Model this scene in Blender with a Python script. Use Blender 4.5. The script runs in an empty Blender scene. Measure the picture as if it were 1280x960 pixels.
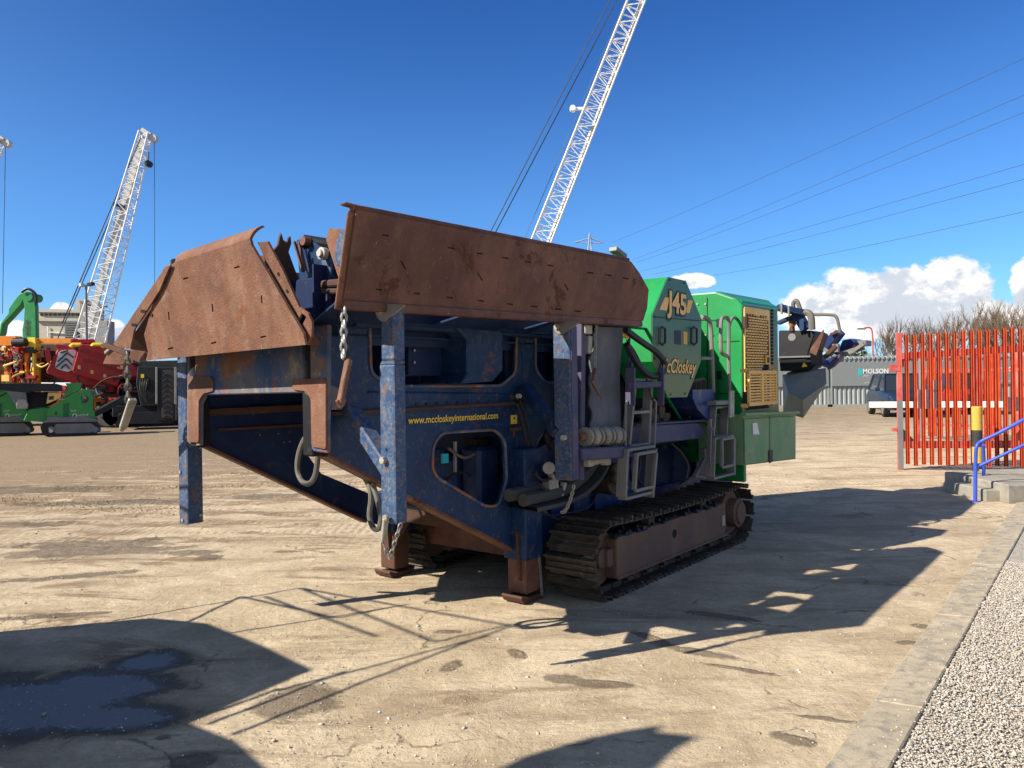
import bpy, math, random
from mathutils import Vector, Matrix
from mathutils.geometry import tessellate_polygon
import numpy as np
R = math.radians
random.seed(7)
scene = bpy.context.scene
COL = scene.collection

# ------------------------------------------------------------ camera and measuring rays
FOC, CAM_H, ROLL, CY = 960.0, 1.7, R(0.8), 478.0
cR = Vector((math.cos(ROLL), 0, -math.sin(ROLL)))
cU = Vector((math.sin(ROLL), 0, math.cos(ROLL)))
CAM = Vector((0, 0, CAM_H))
def ray(px, py):
    return Vector((0, 1, 0)) + cR * ((px - 640) / FOC) + cU * ((CY - py) / FOC)
def G(px, py, z=0.0):
    d = ray(px, py); return CAM + d * ((z - CAM_H) / d.z)
def D(px, py, Y):
    d = ray(px, py); return CAM + d * Y
TH = R(38.4)
MO = G(759, 754)
MACH = Matrix.Translation(MO) @ Matrix.Rotation(R(90) - TH, 4, 'Z')
MINV = MACH.inverted()
MR = MINV.to_3x3()
def V(px, py, v):                      # pixel ray meets the machine plane v = const
    c = MINV @ CAM; d = MR @ ray(px, py)
    return c + d * ((v - c.y) / d.y)
def U(px, py, u):
    c = MINV @ CAM; d = MR @ ray(px, py)
    return c + d * ((u - c.x) / d.x)
def W(p): return MACH @ Vector(p)

cd = bpy.data.cameras.new('camera'); cam = bpy.data.objects.new('camera', cd); COL.objects.link(cam)
cam.matrix_world = Matrix((( cR.x, cU.x, 0, 0), (0, 0, -1, 0), (cR.z, cU.z, 0, CAM_H), (0, 0, 0, 1)))
cd.sensor_width = 36; cd.lens = FOC / 1280 * 36; cd.shift_y = -(480 - CY) / 1280
cd.clip_start = .05; cd.clip_end = 9000
scene.camera = cam

# ------------------------------------------------------------ materials
def newmat(name):
    m = bpy.data.materials.new(name); m.use_nodes = True
    nt = m.node_tree; b = nt.nodes['Principled BSDF']
    return m, nt, b
class N:                                 # small node-building helper
    def __init__(s, nt): s.nt = nt
    def n(s, t, **k):
        x = s.nt.nodes.new(t)
        for a, b in k.items(): setattr(x, a, b)
        return x
    def l(s, a, b): s.nt.links.new(a, b)
    def co(s, kind='Object', scale=(1, 1, 1), loc=(0, 0, 0), rot=(0, 0, 0)):
        t = s.n('ShaderNodeTexCoord'); m = s.n('ShaderNodeMapping')
        m.inputs['Scale'].default_value = scale; m.inputs['Location'].default_value = loc
        m.inputs['Rotation'].default_value = rot
        s.l(t.outputs[kind], m.inputs[0]); return m.outputs[0]
    def noise(s, vec, scale, detail=6, rough=.6, dist=0):
        x = s.n('ShaderNodeTexNoise'); x.inputs['Scale'].default_value = scale
        x.inputs['Detail'].default_value = detail; x.inputs['Roughness'].default_value = rough
        x.inputs['Distortion'].default_value = dist; s.l(vec, x.inputs['Vector']); return x.outputs['Fac']
    def ramp(s, fac, a, b, lo=0., hi=1.):
        x = s.n('ShaderNodeMapRange'); x.interpolation_type = 'SMOOTHSTEP'
        x.inputs['From Min'].default_value = a; x.inputs['From Max'].default_value = b
        x.inputs['To Min'].default_value = lo; x.inputs['To Max'].default_value = hi
        s.l(fac, x.inputs['Value']); return x.outputs['Result']
    def mix(s, fac, a, b):
        x = s.n('ShaderNodeMix', data_type='RGBA')
        for i, v in ((0, fac), (6, a), (7, b)):
            if isinstance(v, (tuple, list)): x.inputs[i].default_value = (*v[:3], 1)
            elif isinstance(v, (int, float)): x.inputs[i].default_value = v
            else: s.l(v, x.inputs[i])
        return x.outputs[2]
    def math(s, op, a, b=0., c=0.):
        x = s.n('ShaderNodeMath', operation=op)
        for i, v in enumerate((a, b, c)):
            if isinstance(v, (int, float)): x.inputs[i].default_value = v
            else: s.l(v, x.inputs[i])
        return x.outputs[0]
    def bump(s, h, strength, dist, bsdf, normal=None):
        x = s.n('ShaderNodeBump'); x.inputs['Strength'].default_value = strength
        x.inputs['Distance'].default_value = dist; s.l(h, x.inputs['Height'])
        if normal: s.l(normal, x.inputs['Normal'])
        s.l(x.outputs[0], bsdf.inputs['Normal']); return x.outputs[0]
def paint(name, col, fade=None, rust=.0, dirt=.0, rough=.45, metal=0., sc=1., rustcol=(.13, .05, .022), dirtcol=(.25, .19, .12), scratch=0., bump=.25, streak=0., zgrad=None, island=0., bdist=.004):
    m, nt, b = newmat(name); k = N(nt); co = k.co()
    fade = fade or tuple(c * 1.25 + .01 for c in col)
    c = k.mix(k.ramp(k.noise(co, 2.2 * sc, 6, .6, .4), .35, .68), col, fade)
    rv = k.math('ADD', rough, 0.)
    if zgrad:
        sp = k.n('ShaderNodeSeparateXYZ'); k.l(k.co(), sp.inputs[0]); zz = k.math('ADD', sp.outputs[2], k.math('MULTIPLY', k.noise(co, 2.5, 4), .35))
        c = k.mix(k.ramp(zz, zgrad[0] + .17, zgrad[1] + .17), zgrad[2], c)
    if streak:
        st = k.ramp(k.noise(k.co(scale=(4.5, 4.5, .7)), 1.6 * sc, 4, .5), .45, .80, 0, streak * .7)
        c = k.mix(st, c, dirtcol)
    if dirt:
        t = .62 - .3 * dirt
        dm = k.ramp(k.noise(co, 7 * sc, 10, .72, .6), t, t + .22, 0, min(1, .35 + dirt))
        c = k.mix(dm, c, dirtcol); rv = k.math('MAXIMUM', rv, k.math('MULTIPLY', dm, .85))
    if scratch:
        s1 = k.noise(k.co(scale=(14, 14, 2.2), rot=(.4, .5, .2)), 5 * sc, 6, .75, 1.2)
        sm = k.ramp(s1, .66 - .06 * scratch, .70, 0, .8)
        c = k.mix(sm, c, tuple(min(1, x * .6 + .22) for x in dirtcol))
    if rust:
        t = .70 - .32 * rust
        r0 = k.noise(co, 3.4 * sc, 12, .74, .5)
        rm = k.ramp(r0, t, t + .07)
        rc = k.mix(k.ramp(k.noise(co, 18 * sc, 8, .7), .3, .7), rustcol, tuple(x * 1.5 for x in rustcol))
        c = k.mix(rm, c, rc); rv = k.math('MAXIMUM', rv, k.math('MULTIPLY', rm, .9))
    b.inputs['Specular IOR Level'].default_value = .28 if rough > .36 else .5
    k.l(c, b.inputs['Base Color']); k.l(rv, b.inputs['Roughness']); b.inputs['Metallic'].default_value = metal
    if island:
        gi = k.n('ShaderNodeNewGeometry'); c = k.mix(k.math('MULTIPLY', gi.outputs['Random Per Island'], island), c, tuple(x * .45 for x in col)); k.l(c, b.inputs['Base Color'])
    if bump:
        h = k.math('ADD', k.noise(co, 60 * sc, 6, .7), k.math('MULTIPLY', k.noise(co, 3 * sc, 3, .5), 3.))
        k.bump(h, bump, bdist, b)
    return m
MAT = {}
def reg(n, *a, **k): MAT[n] = paint(n, *a, **k)
BL = (.0045, .022, .068)
reg('blue', BL, (.009, .034, .098), rust=.34, dirt=.34, rough=.42, scratch=1.0, dirtcol=(.12, .095, .065), sc=1.7)
reg('blue_post', (.018, .055, .14), (.05, .09, .16), rust=.50, dirt=.50, rough=.55, scratch=.9, rustcol=(.14, .075, .045), dirtcol=(.20, .18, .15), sc=5.5)
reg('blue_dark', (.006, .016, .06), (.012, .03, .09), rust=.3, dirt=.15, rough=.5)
reg('blue_clean', (.010, .024, .10), (.016, .036, .14), rust=.12, dirt=.35, rough=.4)
reg('purple', (.075, .066, .11), (.04, .045, .10), rust=.15, dirt=.3, rough=.6, dirtcol=(.22, .16, .17))
reg('rust', (.20, .088, .050), (.135, .060, .038), rust=.45, dirt=.34, rough=.72, rustcol=(.15, .058, .028), dirtcol=(.30, .19, .12), scratch=.8, streak=.55, bump=.7, sc=1.4, bdist=.010)
reg('rust_dark', (.085, .040, .025), (.055, .028, .02), rust=.3, dirt=.2, rough=.8, rustcol=(.09, .035, .018), dirtcol=(.2, .13, .08), bump=.6)
reg('rust_side', (.10, .040, .026), (.18, .078, .045), rust=.46, dirt=.22, rough=.55, rustcol=(.075, .030, .018), dirtcol=(.24, .15, .10), scratch=.9, bump=.7, sc=1.2, bdist=.010, streak=.25)
reg('frame_mix', (.03, .07, .16), (.15, .13, .12), rust=.58, dirt=.45, rough=.7, rustcol=(.20, .085, .035), dirtcol=(.42, .27, .13), scratch=.9)
reg('green', (.008, .20, .045), (.012, .25, .065), rust=.0, dirt=.22, rough=.35, dirtcol=(.12, .2, .08), scratch=.15, bump=.12)
reg('green_faded', (.035, .15, .125), (.06, .16, .10), rust=.03, dirt=.15, rough=.5, dirtcol=(.18, .20, .11), streak=.35, bump=.12, zgrad=(1.6, 2.5, (.15, .19, .075)))
reg('green_dull', (.13, .28, .12), (.21, .30, .14), rust=.12, dirt=.35, rough=.6, dirtcol=(.36, .31, .19), streak=.5, bump=.15)
reg('green_dark', (.008, .10, .03), (.012, .14, .05), rust=.1, dirt=.3, rough=.5)
reg('yellow', (.72, .40, .08), (.80, .50, .16), rust=.08, dirt=.12, rough=.5, dirtcol=(.5, .33, .16))
reg('yellow_clean', (.75, .5, .04), rough=.45, bump=0)
reg('steel', (.33, .31, .27), (.24, .22, .19), rust=.18, dirt=.2, rough=.5, metal=.5)
reg('galv', (.22, .215, .195), (.16, .155, .14), rust=.15, dirt=.45, rough=.6, metal=.2)
reg('hub', (.42, .40, .34), (.3, .29, .25), dirt=.5, rust=.2, rough=.6, metal=.2)
reg('rubber', (.045, .045, .045), (.075, .075, .07), dirt=.2, rough=.75)
reg('hose', (.10, .095, .085), (.14, .13, .11), dirt=.3, rough=.6)
reg('hose_black', (.015, .015, .017), rough=.45)
reg('black', (.012, .012, .014), (.02, .02, .022), dirt=.1, rough=.5)
reg('seam', (.004, .03, .012), rough=.7, bump=0)
reg('mud', (.30, .22, .14), (.40, .30, .19), rough=.95, bump=0)
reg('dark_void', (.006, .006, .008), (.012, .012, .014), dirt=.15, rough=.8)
reg('track', (.05, .039, .031), (.09, .070, .052), rust=.3, dirt=.35, rough=.65, metal=.3, rustcol=(.09, .045, .025), sc=2)
reg('track_frame', (.16, .088, .055), (.12, .075, .055), rust=.35, dirt=.2, rough=.75, rustcol=(.12, .05, .03), streak=.3)
reg('belt_grey', (.13, .14, .16), (.085, .09, .10), dirt=.3, rough=.85, dirtcol=(.24, .23, .2), streak=.6, bump=.8)
reg('white', (.75, .74, .70), (.62, .60, .56), dirt=.1, rough=.5)
reg('crane_white', (.80, .79, .76), (.7, .69, .66), dirt=.05, rough=.45, bump=0)
reg('crane_grey', (.42, .42, .41), (.5, .5, .49), dirt=.2, rough=.5, bump=0)
reg('red', (.46, .02, .016), (.36, .025, .02), dirt=.3, dirtcol=(.25, .1, .07), rough=.4)
reg('gate_red', (.40, .045, .035), (.50, .14, .11), dirt=.16, rust=.08, rough=.5, dirtcol=(.42, .30, .27))
reg('pale_red', (.55, .080, .022), (.44, .042, .022), dirt=.22, island=.8, rough=.5, dirtcol=(.38, .16, .08), sc=2)
reg('orange', (.60, .17, .012), (.66, .24, .03), dirt=.4, dirtcol=(.3, .15, .05), rough=.45)
reg('dark_red', (.35, .018, .015), (.25, .02, .015), dirt=.1, rough=.5)
reg('arm_green', (.03, .20, .06), (.04, .24, .08), dirt=.2, dirtcol=(.1, .16, .08), rough=.4)
reg('mini_green', (.015, .21, .03), (.02, .25, .04), dirt=.3, dirtcol=(.08, .14, .05), rough=.35)
reg('mid_grey', (.14, .14, .145), (.18, .18, .18), dirt=.15, rough=.5)
reg('chute_grey', (.26, .235, .21), (.20, .18, .165), dirt=.15, rust=.05, rough=.55)
reg('container', (.27, .29, .28), (.30, .32, .31), dirt=.15, rust=.03, rough=.6)
reg('board', (.20, .22, .215), (.21, .23, .225), rough=.6, bump=0)
reg('cyan', (.02, .42, .48), rough=.5, bump=0)
reg('concrete', (.30, .27, .22), (.24, .22, .18), dirt=.5, rough=.95, dirtcol=(.19, .17, .14), bump=.9)
reg('concrete_kerb', (.42, .35, .25), (.33, .275, .195), dirt=.6, rough=.95, dirtcol=(.20, .185, .155), bump=1.2, sc=1.6)
reg('stone_beige', (.44, .40, .32), (.40, .36, .29), dirt=.2, rough=.9)
reg('stone_grey', (.22, .22, .21), (.27, .27, .26), dirt=.2, rough=.9)
reg('bollard_black', (.03, .03, .03), dirt=.2, rough=.6)
reg('bollard_yellow', (.55, .35, .04), (.45, .30, .06), dirt=.4, rust=.05, rough=.55)
reg('rail_blue', (.035, .07, .42), (.05, .10, .5), dirt=.06, rust=.04, rough=.4)
reg('car_paint', (.012, .02, .045), (.014, .024, .05), rough=.25, bump=0)
reg('tree_bark', (.13, .095, .065), (.18, .13, .09), rough=.95, sc=.2, bump=0)
reg('bush', (.035, .045, .02), (.05, .055, .025), rough=.9, sc=.3)
reg('roller', (.30, .28, .24), (.24, .22, .18), dirt=.5, rough=.8)
reg('pylon_grey', (.25, .27, .30), rough=.5, bump=0)
reg('wire', (.05, .06, .08), rough=.6, bump=0)
reg('lamp_red', (.45, .06, .04), rough=.5, bump=0)
m, nt, b = newmat('glass_dark'); b.inputs['Base Color'].default_value = (.02, .025, .03, 1); b.inputs['Roughness'].default_value = .08; MAT['glass'] = m
m, nt, b = newmat('chrome'); b.inputs['Base Color'].default_value = (.6, .6, .6, 1); b.inputs['Roughness'].default_value = .2; b.inputs['Metallic'].default_value = .9; MAT['chrome'] = m

# ------------------------------------------------------------ object helpers
ROOTINV = {}
def tag(o, label=None, cat=None, group=None, kind=None):
    if label: o['label'] = label
    if cat: o['category'] = cat
    if group: o['group'] = group
    if kind: o['kind'] = kind
    return o
def thing(name, label, cat, loc=(0, 0, 0), group=None, mat=None):
    o = bpy.data.objects.new(name, None); COL.objects.link(o)
    mw = mat if mat is not None else Matrix.Translation(Vector(loc))
    o.matrix_world = mw; o.empty_display_size = .2
    ROOTINV[o.name] = mw.inverted()
    return tag(o, label, cat, group)
class MB:
    def __init__(s, T=None): s.v = []; s.f = []; s.T = T
    def add(s, vs, fs, flip=False):
        o = len(s.v)
        for p in vs:
            p = Vector(p); s.v.append(s.T @ p if s.T is not None else p)
        for f in fs: s.f.append([i + o for i in f])
        return s
    def bx(s, x0, x1, y0, y1, z0, z1):
        vs = [(x, y, z) for z in (z0, z1) for y in (y0, y1) for x in (x0, x1)]
        return s.add(vs, [(0, 2, 3, 1), (4, 5, 7, 6), (0, 1, 5, 4), (2, 6, 7, 3), (0, 4, 6, 2), (1, 3, 7, 5)])
    def box(s, c, d):
        return s.bx(c[0] - d[0] / 2, c[0] + d[0] / 2, c[1] - d[1] / 2, c[1] + d[1] / 2, c[2] - d[2] / 2, c[2] + d[2] / 2)
    def bar(s, p, q, w, h=None, up=(0, 0, 1), w2=None, h2=None):
        h = h or w; w2 = w2 or w; h2 = h2 or h
        p, q = Vector(p), Vector(q); t = (q - p).normalized(); up = Vector(up)
        if abs(t.dot(up)) > .98: up = Vector((0, 1, 0))
        a = t.cross(up).normalized(); b = a.cross(t)
        vs = [p - a * w / 2 - b * h / 2, p + a * w / 2 - b * h / 2, p + a * w / 2 + b * h / 2, p - a * w / 2 + b * h / 2,
              q - a * w2 / 2 - b * h2 / 2, q + a * w2 / 2 - b * h2 / 2, q + a * w2 / 2 + b * h2 / 2, q - a * w2 / 2 + b * h2 / 2]
        return s.add(vs, [(3, 2, 1, 0), (4, 5, 6, 7), (0, 1, 5, 4), (1, 2, 6, 5), (2, 3, 7, 6), (3, 0, 4, 7)])
    def tube(s, pts, r, n=8, closed=False, r2=None):
        pts = [Vector(p) for p in pts]; m = len(pts)
        a = None; vs = []
        for i, p in enumerate(pts):
            if closed: t = pts[(i + 1) % m] - pts[i - 1]
            else: t = pts[min(i + 1, m - 1)] - pts[max(i - 1, 0)]
            t.normalize()
            if a is None:
                a = t.cross(Vector((0, 0, 1)) if abs(t.z) < .9 else Vector((1, 0, 0))).normalized()
            else:
                a = (a - t * a.dot(t)).normalized()
            b = t.cross(a); rr = r if r2 is None else r + (r2 - r) * i / (m - 1)
            for j in range(n):
                an = 2 * math.pi * j / n
                vs.append(p + (a * math.cos(an) + b * math.sin(an)) * rr)
        fs = []
        for i in range(m if closed else m - 1):
            for j in range(n):
                k, l = i * n, ((i + 1) % m) * n
                fs.append((k + j, k + (j + 1) % n, l + (j + 1) % n, l + j))
        if not closed:
            fs.append(tuple(range(n - 1, -1, -1))); fs.append(tuple((m - 1) * n + j for j in range(n)))
        return s.add(vs, fs)
    def cyl(s, p, q, r, n=20, r2=None): return s.tube([p, q], r, n, r2=r2)
    def slab(s, pts, nrm, t, holes=()):
        """planar polygon with holes, thickened by t along nrm"""
        nrm = Vector(nrm).normalized(); loops = [[Vector(p) for p in pts]] + [[Vector(p) for p in h] for h in holes]
        ax = Vector((0, 0, 1)).cross(nrm)
        if ax.length < .05: ax = Vector((1, 0, 0))
        ax.normalize(); ay = nrm.cross(ax)
        l2 = [[Vector((p.dot(ax), p.dot(ay), 0)) for p in l] for l in loops]
        tri = tessellate_polygon(l2); flat = [p for l in loops for p in l]; n = len(flat)
        fl2 = [p for l in l2 for p in l]
        vs = flat + [p + nrm * t for p in flat]; fs = []
        for a, b, c in tri:
            ar = (fl2[b] - fl2[a]).cross(fl2[c] - fl2[a]).z
            if ar < 0: b, c = c, b
            fs.append((c, b, a)); fs.append((a + n, b + n, c + n))
        o = 0
        for li, l in enumerate(l2):
            m = len(l); area = sum(l[i].x * l[(i + 1) % m].y - l[(i + 1) % m].x * l[i].y for i in range(m))
            for i in range(m):
                a, b = o + i, o + (i + 1) % m
                q = (a, b, b + n, a + n)
                if (area < 0) != (li > 0): q = q[::-1]
                fs.append(q)
            o += m
        return s.add(vs, fs)
    def chain(s, p, q, ll=.045, r=.006, sag=0.):
        p, q = Vector(p), Vector(q); L = (q - p).length; n = max(2, int(L / (ll * .72)))
        pts = []
        for i in range(n + 1):
            t = i / n; c = p.lerp(q, t); c.z -= sag * 4 * t * (1 - t); pts.append(c)
        for i in range(n):
            c = (pts[i] + pts[i + 1]) / 2; t = (pts[i + 1] - pts[i]).normalized()
            a = t.cross(Vector((.3, .9, .2)) if i % 2 else Vector((.9, -.3, .2))).normalized()
            loop = []
            for j in range(8):
                an = j * math.pi / 4; loop.append(c + t * math.cos(an) * ll * .5 + a * math.sin(an) * ll * .28)
            s.tube(loop, r, 5, closed=True)
        return s
    def build(s, name, mat, parent=None, bevel=0., smooth=False, seg=1):
        me = bpy.data.meshes.new(name)
        root = parent
        inv = Matrix.Identity(4)
        if parent is not None: inv = ROOTINV[parent.name]
        me.from_pydata([tuple(inv @ p) for p in s.v], [], s.f); me.validate(); me.update()
        me.materials.append(MAT[mat] if isinstance(mat, str) else mat)
        if smooth:
            me.polygons.foreach_set('use_smooth', [True] * len(me.polygons))
            try: me.set_sharp_from_angle(angle=R(40))
            except Exception: pass
        o = bpy.data.objects.new(name, me); COL.objects.link(o)
        if parent is not None: o.parent = parent
        ROOTINV[o.name] = inv
        if bevel:
            b = o.modifiers.new('bevel', 'BEVEL'); b.width = bevel; b.segments = seg; b.limit_method = 'ANGLE'; b.angle_limit = R(50)
        return o
def rnd(pts, r, n=4):
    """round the corners of a 3d polygon"""
    pts = [Vector(p) for p in pts]; out = []; m = len(pts)
    for i, p in enumerate(pts):
        a, b = pts[i - 1], pts[(i + 1) % m]
        rr = min(r, (a - p).length * .45, (b - p).length * .45)
        A = p + (a - p).normalized() * rr; B = p + (b - p).normalized() * rr
        for k in range(n + 1):
            t = k / n; out.append(A * (1 - t) ** 2 + p * 2 * t * (1 - t) + B * t * t)
    return out
def spl(pts, n=6):
    """catmull-rom through points"""
    P = [Vector(p) for p in pts]; P = [P[0] * 2 - P[1]] + P + [P[-1] * 2 - P[-2]]; out = []
    for i in range(1, len(P) - 2):
        for k in range(n):
            t = k / n
            out.append(.5 * ((2 * P[i]) + (P[i + 1] - P[i - 1]) * t + (2 * P[i - 1] - 5 * P[i] + 4 * P[i + 1] - P[i + 2]) * t * t
                       + (3 * P[i] - P[i - 1] - 3 * P[i + 1] + P[i + 2]) * t ** 3))
    out.append(P[-2]); return out
def text(s, p0, p1, height, upv, mat, parent, name='lettering', ext=.002, bold=.0, shear=0., T=None, off=.004):
    """lettering from p0 (baseline start) to p1 (baseline end), world coordinates unless T"""
    if T is not None: p0, p1 = T @ Vector(p0), T @ Vector(p1); upv = T.to_3x3() @ Vector(upv)
    cu = bpy.data.curves.new(name, 'FONT'); cu.body = s; cu.size = 1; cu.extrude = 0; cu.offset = bold; cu.shear = shear
    cu.resolution_u = 3
    to = bpy.data.objects.new('tmp', cu); COL.objects.link(to)
    dg = bpy.context.evaluated_depsgraph_get(); dg.update()
    me = bpy.data.meshes.new_from_object(to.evaluated_get(dg)); bpy.data.objects.remove(to)
    xs = [v.co.x for v in me.vertices]; ys = [v.co.y for v in me.vertices]
    x0, x1, y1 = min(xs), max(xs), max(ys)
    p0, p1 = Vector(p0), Vector(p1); ex = p1 - p0; L = ex.length; ex.normalize(); up = Vector(upv)
    up = (up - ex * up.dot(ex)).normalized(); nz = ex.cross(up)
    mb = MB(); vs = []
    for v in me.vertices:
        vs.append(p0 + ex * ((v.co.x - x0) / (x1 - x0) * L) + up * (v.co.y / y1 * height) + nz * off)
    mb.add(vs, [tuple(p.vertices) for p in me.polygons])
    return mb.build(name, mat, parent)
# ------------------------------------------------------------ the tracked crusher
crusher = thing('rock_crusher', 'long tracked rock crusher with rusty hopper plates, blue chassis and green engine housing', 'rock crusher', mat=MACH)
def M_(): return MB(T=MACH)
VN, VF = .6, 2.0
def vp(pts, v, r=0, n=4):
    P = [V(x, y, v) for x, y in pts]
    return rnd(P, r, n) if r else P
def up_(pts, u, r=0, n=4):
    P = [U(x, y, u) for x, y in pts]
    return rnd(P, r, n) if r else P
def bolts(mb, pts, nrm, r=.012, h=.01):
    for p in pts:
        p = Vector(p); mb.cyl(p, p + Vector(nrm) * h, r, 6)
NV = (0, 1, 0)
def boltset(pts, nrm, r, h, mat, par):
    for p in pts:
        mb = M_(); bolts(mb, [p], nrm, r, h); mb.build('bolt', mat, par)
# near chassis side plate with its windows
win_up = [(461, 380), (636, 380), (646, 395), (644, 466), (626, 482), (486, 483), (463, 466)]
win_lo = [(552, 541), (618, 537), (631, 550), (633, 600), (623, 632), (606, 633), (590, 623), (546, 597), (540, 586), (541, 556)]
win_r = [(669, 388), (694, 388), (694, 479), (680, 477), (669, 462)]
out = [(409, 372), (409, 566), (420, 573), (655, 693), (700, 674), (700, 650), (684, 642), (670, 622), (668, 570), (676, 545), (700, 528), (700, 372)]
P = vp(out, VN); P[0].z = P[-1].z = 2.28
H = [vp(win_up, VN, .05), vp(win_lo, VN, .06), vp(win_r, VN, .05)]
plate_near = M_().slab(P, NV, .03, H).build('chassis_side', 'blue', crusher, .006)
mb = M_()
for h in H: mb.tube([p - Vector((0, .004, 0)) for p in h], .011, 6, closed=True)
nb = vp([(700, 528), (676, 545), (668, 570), (670, 622), (684, 642), (700, 650)], VN)
mb.tube(spl(nb), .011, 6)
mb.build('window_rim', 'frame_mix', plate_near)
a, b = V(411, 517, VN - .02), V(660, 503, VN - .02)
M_().bar(a, b, .05, .022).build('rail', 'rust_dark', crusher, .003)
a, b = V(409, 569, VN + .0), V(655, 694, VN + .0)
mb = M_(); mb.bar(a + Vector((0, .05, 0)), b + Vector((0, .05, 0)), .11, .022); mb.build('bottom_flange', 'rust_side', crusher, .003)
# text and stickers on the plate
text('www.mccloskeyinternational.com', V(510, 530.0, VN - .006), V(622, 523.0, VN - .006), .048, (0, 0, 1), 'yellow_clean', plate_near, T=MACH, bold=.012, shear=.1)
s = M_(); q = [V(638.5, 519, VN - .004), V(646, 518.5, VN - .004), V(646, 529.5, VN - .004), V(638.5, 530, VN - .004)]
s.slab(q, (0, -1, 0), .003); st = s.build('warning_sticker', 'yellow_clean', plate_near)
c = (q[0] + q[2]) / 2
M_().box((c.x, c.y - .005, c.z + .008), (.016, .002, .02)).box((c.x, c.y - .005, c.z - .022), (.016, .002, .006)).build('mark', 'black', st)
mb = M_(); a = V(638, 537, VN - .03); b = V(658, 534, VN - .03)
mb.bar(a, b, .03, .03); mb.bar(V(642, 538, VN - .03), V(642, 546, VN - .03), .02); mb.build('hinge_bracket', 'rust_dark', crusher, .004)
# guard bulging from the upper window
g = [(560, 398), (606, 395), (622, 404), (629, 420), (629, 463), (617, 477), (576, 480), (584, 465), (584, 424)]
P = vp(g, .47)
M_().slab(P, NV, .42).build('drive_guard', 'blue', crusher, .01)
# bolted inner panel, inner housings
mb = M_().slab(vp([(511, 398), (566, 396), (566, 470), (511, 470)], .72), NV, .5)
ip = mb.build('feeder_panel', 'blue_dark', crusher, .006)
boltset([V(517, y, .715) for y in (408, 424, 438, 453)] + [V(560, y, .715) for y in (408, 430, 453)], (0, -1, 0), .01, .012, 'steel', ip)
M_().bx(-1.2, 1.0, .95, 1.72, 1.42, 2.0).build('feeder_pan', 'blue_dark', crusher, .02)
mb = M_()
for x in (-1.1, -.75, -.4):
    M_().bx(x, x + .05, .88, .95, 1.42, 2.0).build('feeder_rib', 'blue_dark', crusher, .004)
M_().bar(V(548, 560, .95), V(550, 640, .95), .07, .07).build('spring_post', 'blue', crusher, .01); M_().bar(V(596, 548, 1.0), V(598, 640, 1.0), .16, .12).build('spring_post', 'rust_dark', crusher, .01)
M_().tube([V(569, 552, .9), V(569, 590, .9)], .014, 8).build('bleed_pipe', 'steel', crusher)
M_().bx(*(lambda p: (p.x - .03, p.x + .03, .84, .86, p.z - .035, p.z + .035))(V(556, 573, .85))).build('blue_label', 'cyan', crusher)
mb = M_(); mb.bx(-.62, -.25, 1.0, 1.6, .66, 1.12); mb.bx(-.55, -.3, .8, 1.0, .75, 1.2); mb.build('hydraulic_tank', 'blue_dark', crusher, .03)
# far chassis side
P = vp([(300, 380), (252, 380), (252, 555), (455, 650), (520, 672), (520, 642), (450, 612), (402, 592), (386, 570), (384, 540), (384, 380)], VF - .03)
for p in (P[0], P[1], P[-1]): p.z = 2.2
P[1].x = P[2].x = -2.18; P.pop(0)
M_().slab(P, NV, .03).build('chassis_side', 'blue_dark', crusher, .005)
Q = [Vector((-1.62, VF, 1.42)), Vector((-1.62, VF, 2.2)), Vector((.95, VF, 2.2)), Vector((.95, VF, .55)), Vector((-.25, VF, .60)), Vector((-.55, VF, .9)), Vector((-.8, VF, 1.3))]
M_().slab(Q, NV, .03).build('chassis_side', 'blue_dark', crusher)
mb = M_(); mb.bar(V(252, 556, VF - .05), V(455, 652, VF - .05), .08, .02); mb.build('bottom_flange', 'rust_side', crusher, .003)
mb = M_(); mb.bar(V(251, 516, VF - .05), V(384, 509, VF - .05), .05, .05); mb.bar(V(272, 537, VF - .04), V(384, 531, VF - .04), .02, .02); mb.build('rail', 'rust_dark', crusher, .003)
for q in [(325, 544), (348, 542), (355, 553), (362, 552)]:
    mb = M_(); bolts(mb, [V(*q, VF - .03)], (0, -1, 0), .006, .004); mb.build('bolt', 'steel', crusher)
# front frame
FU = -2.25
o = [(233, 385), (233, 552), (238, 557), (250, 557), (250.5, 505), (256, 494), (379, 491), (385.5, 499), (387, 558), (393, 565), (409, 567), (410, 385)]
P = up_(o, FU); P[0].z = 2.05; P[-1].z = 2.05
ff = M_().slab(P, (1, 0, 0), .03).build('front_frame', 'frame_mix', crusher, .008)
M_().slab(rnd(up_([(235, 470), (262, 470), (266, 476), (266, 489), (254, 492), (248, 501), (248, 553), (235, 553)], FU - .012), .02), (1, 0, 0), .011).build('wear_strap', 'rust', ff, .003)
M_().slab(rnd(up_([(365, 474), (407, 473), (407, 562), (389, 558), (388, 498), (381, 489), (365, 487)], FU - .012), .02), (1, 0, 0), .011).build('wear_strap', 'rust', ff, .003)
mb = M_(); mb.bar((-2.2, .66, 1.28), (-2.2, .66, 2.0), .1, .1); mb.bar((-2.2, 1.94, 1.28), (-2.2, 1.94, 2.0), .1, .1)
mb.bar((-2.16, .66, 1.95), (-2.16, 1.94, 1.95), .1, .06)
mb.build('frame_return', 'dark_void', ff, .01)
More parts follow.
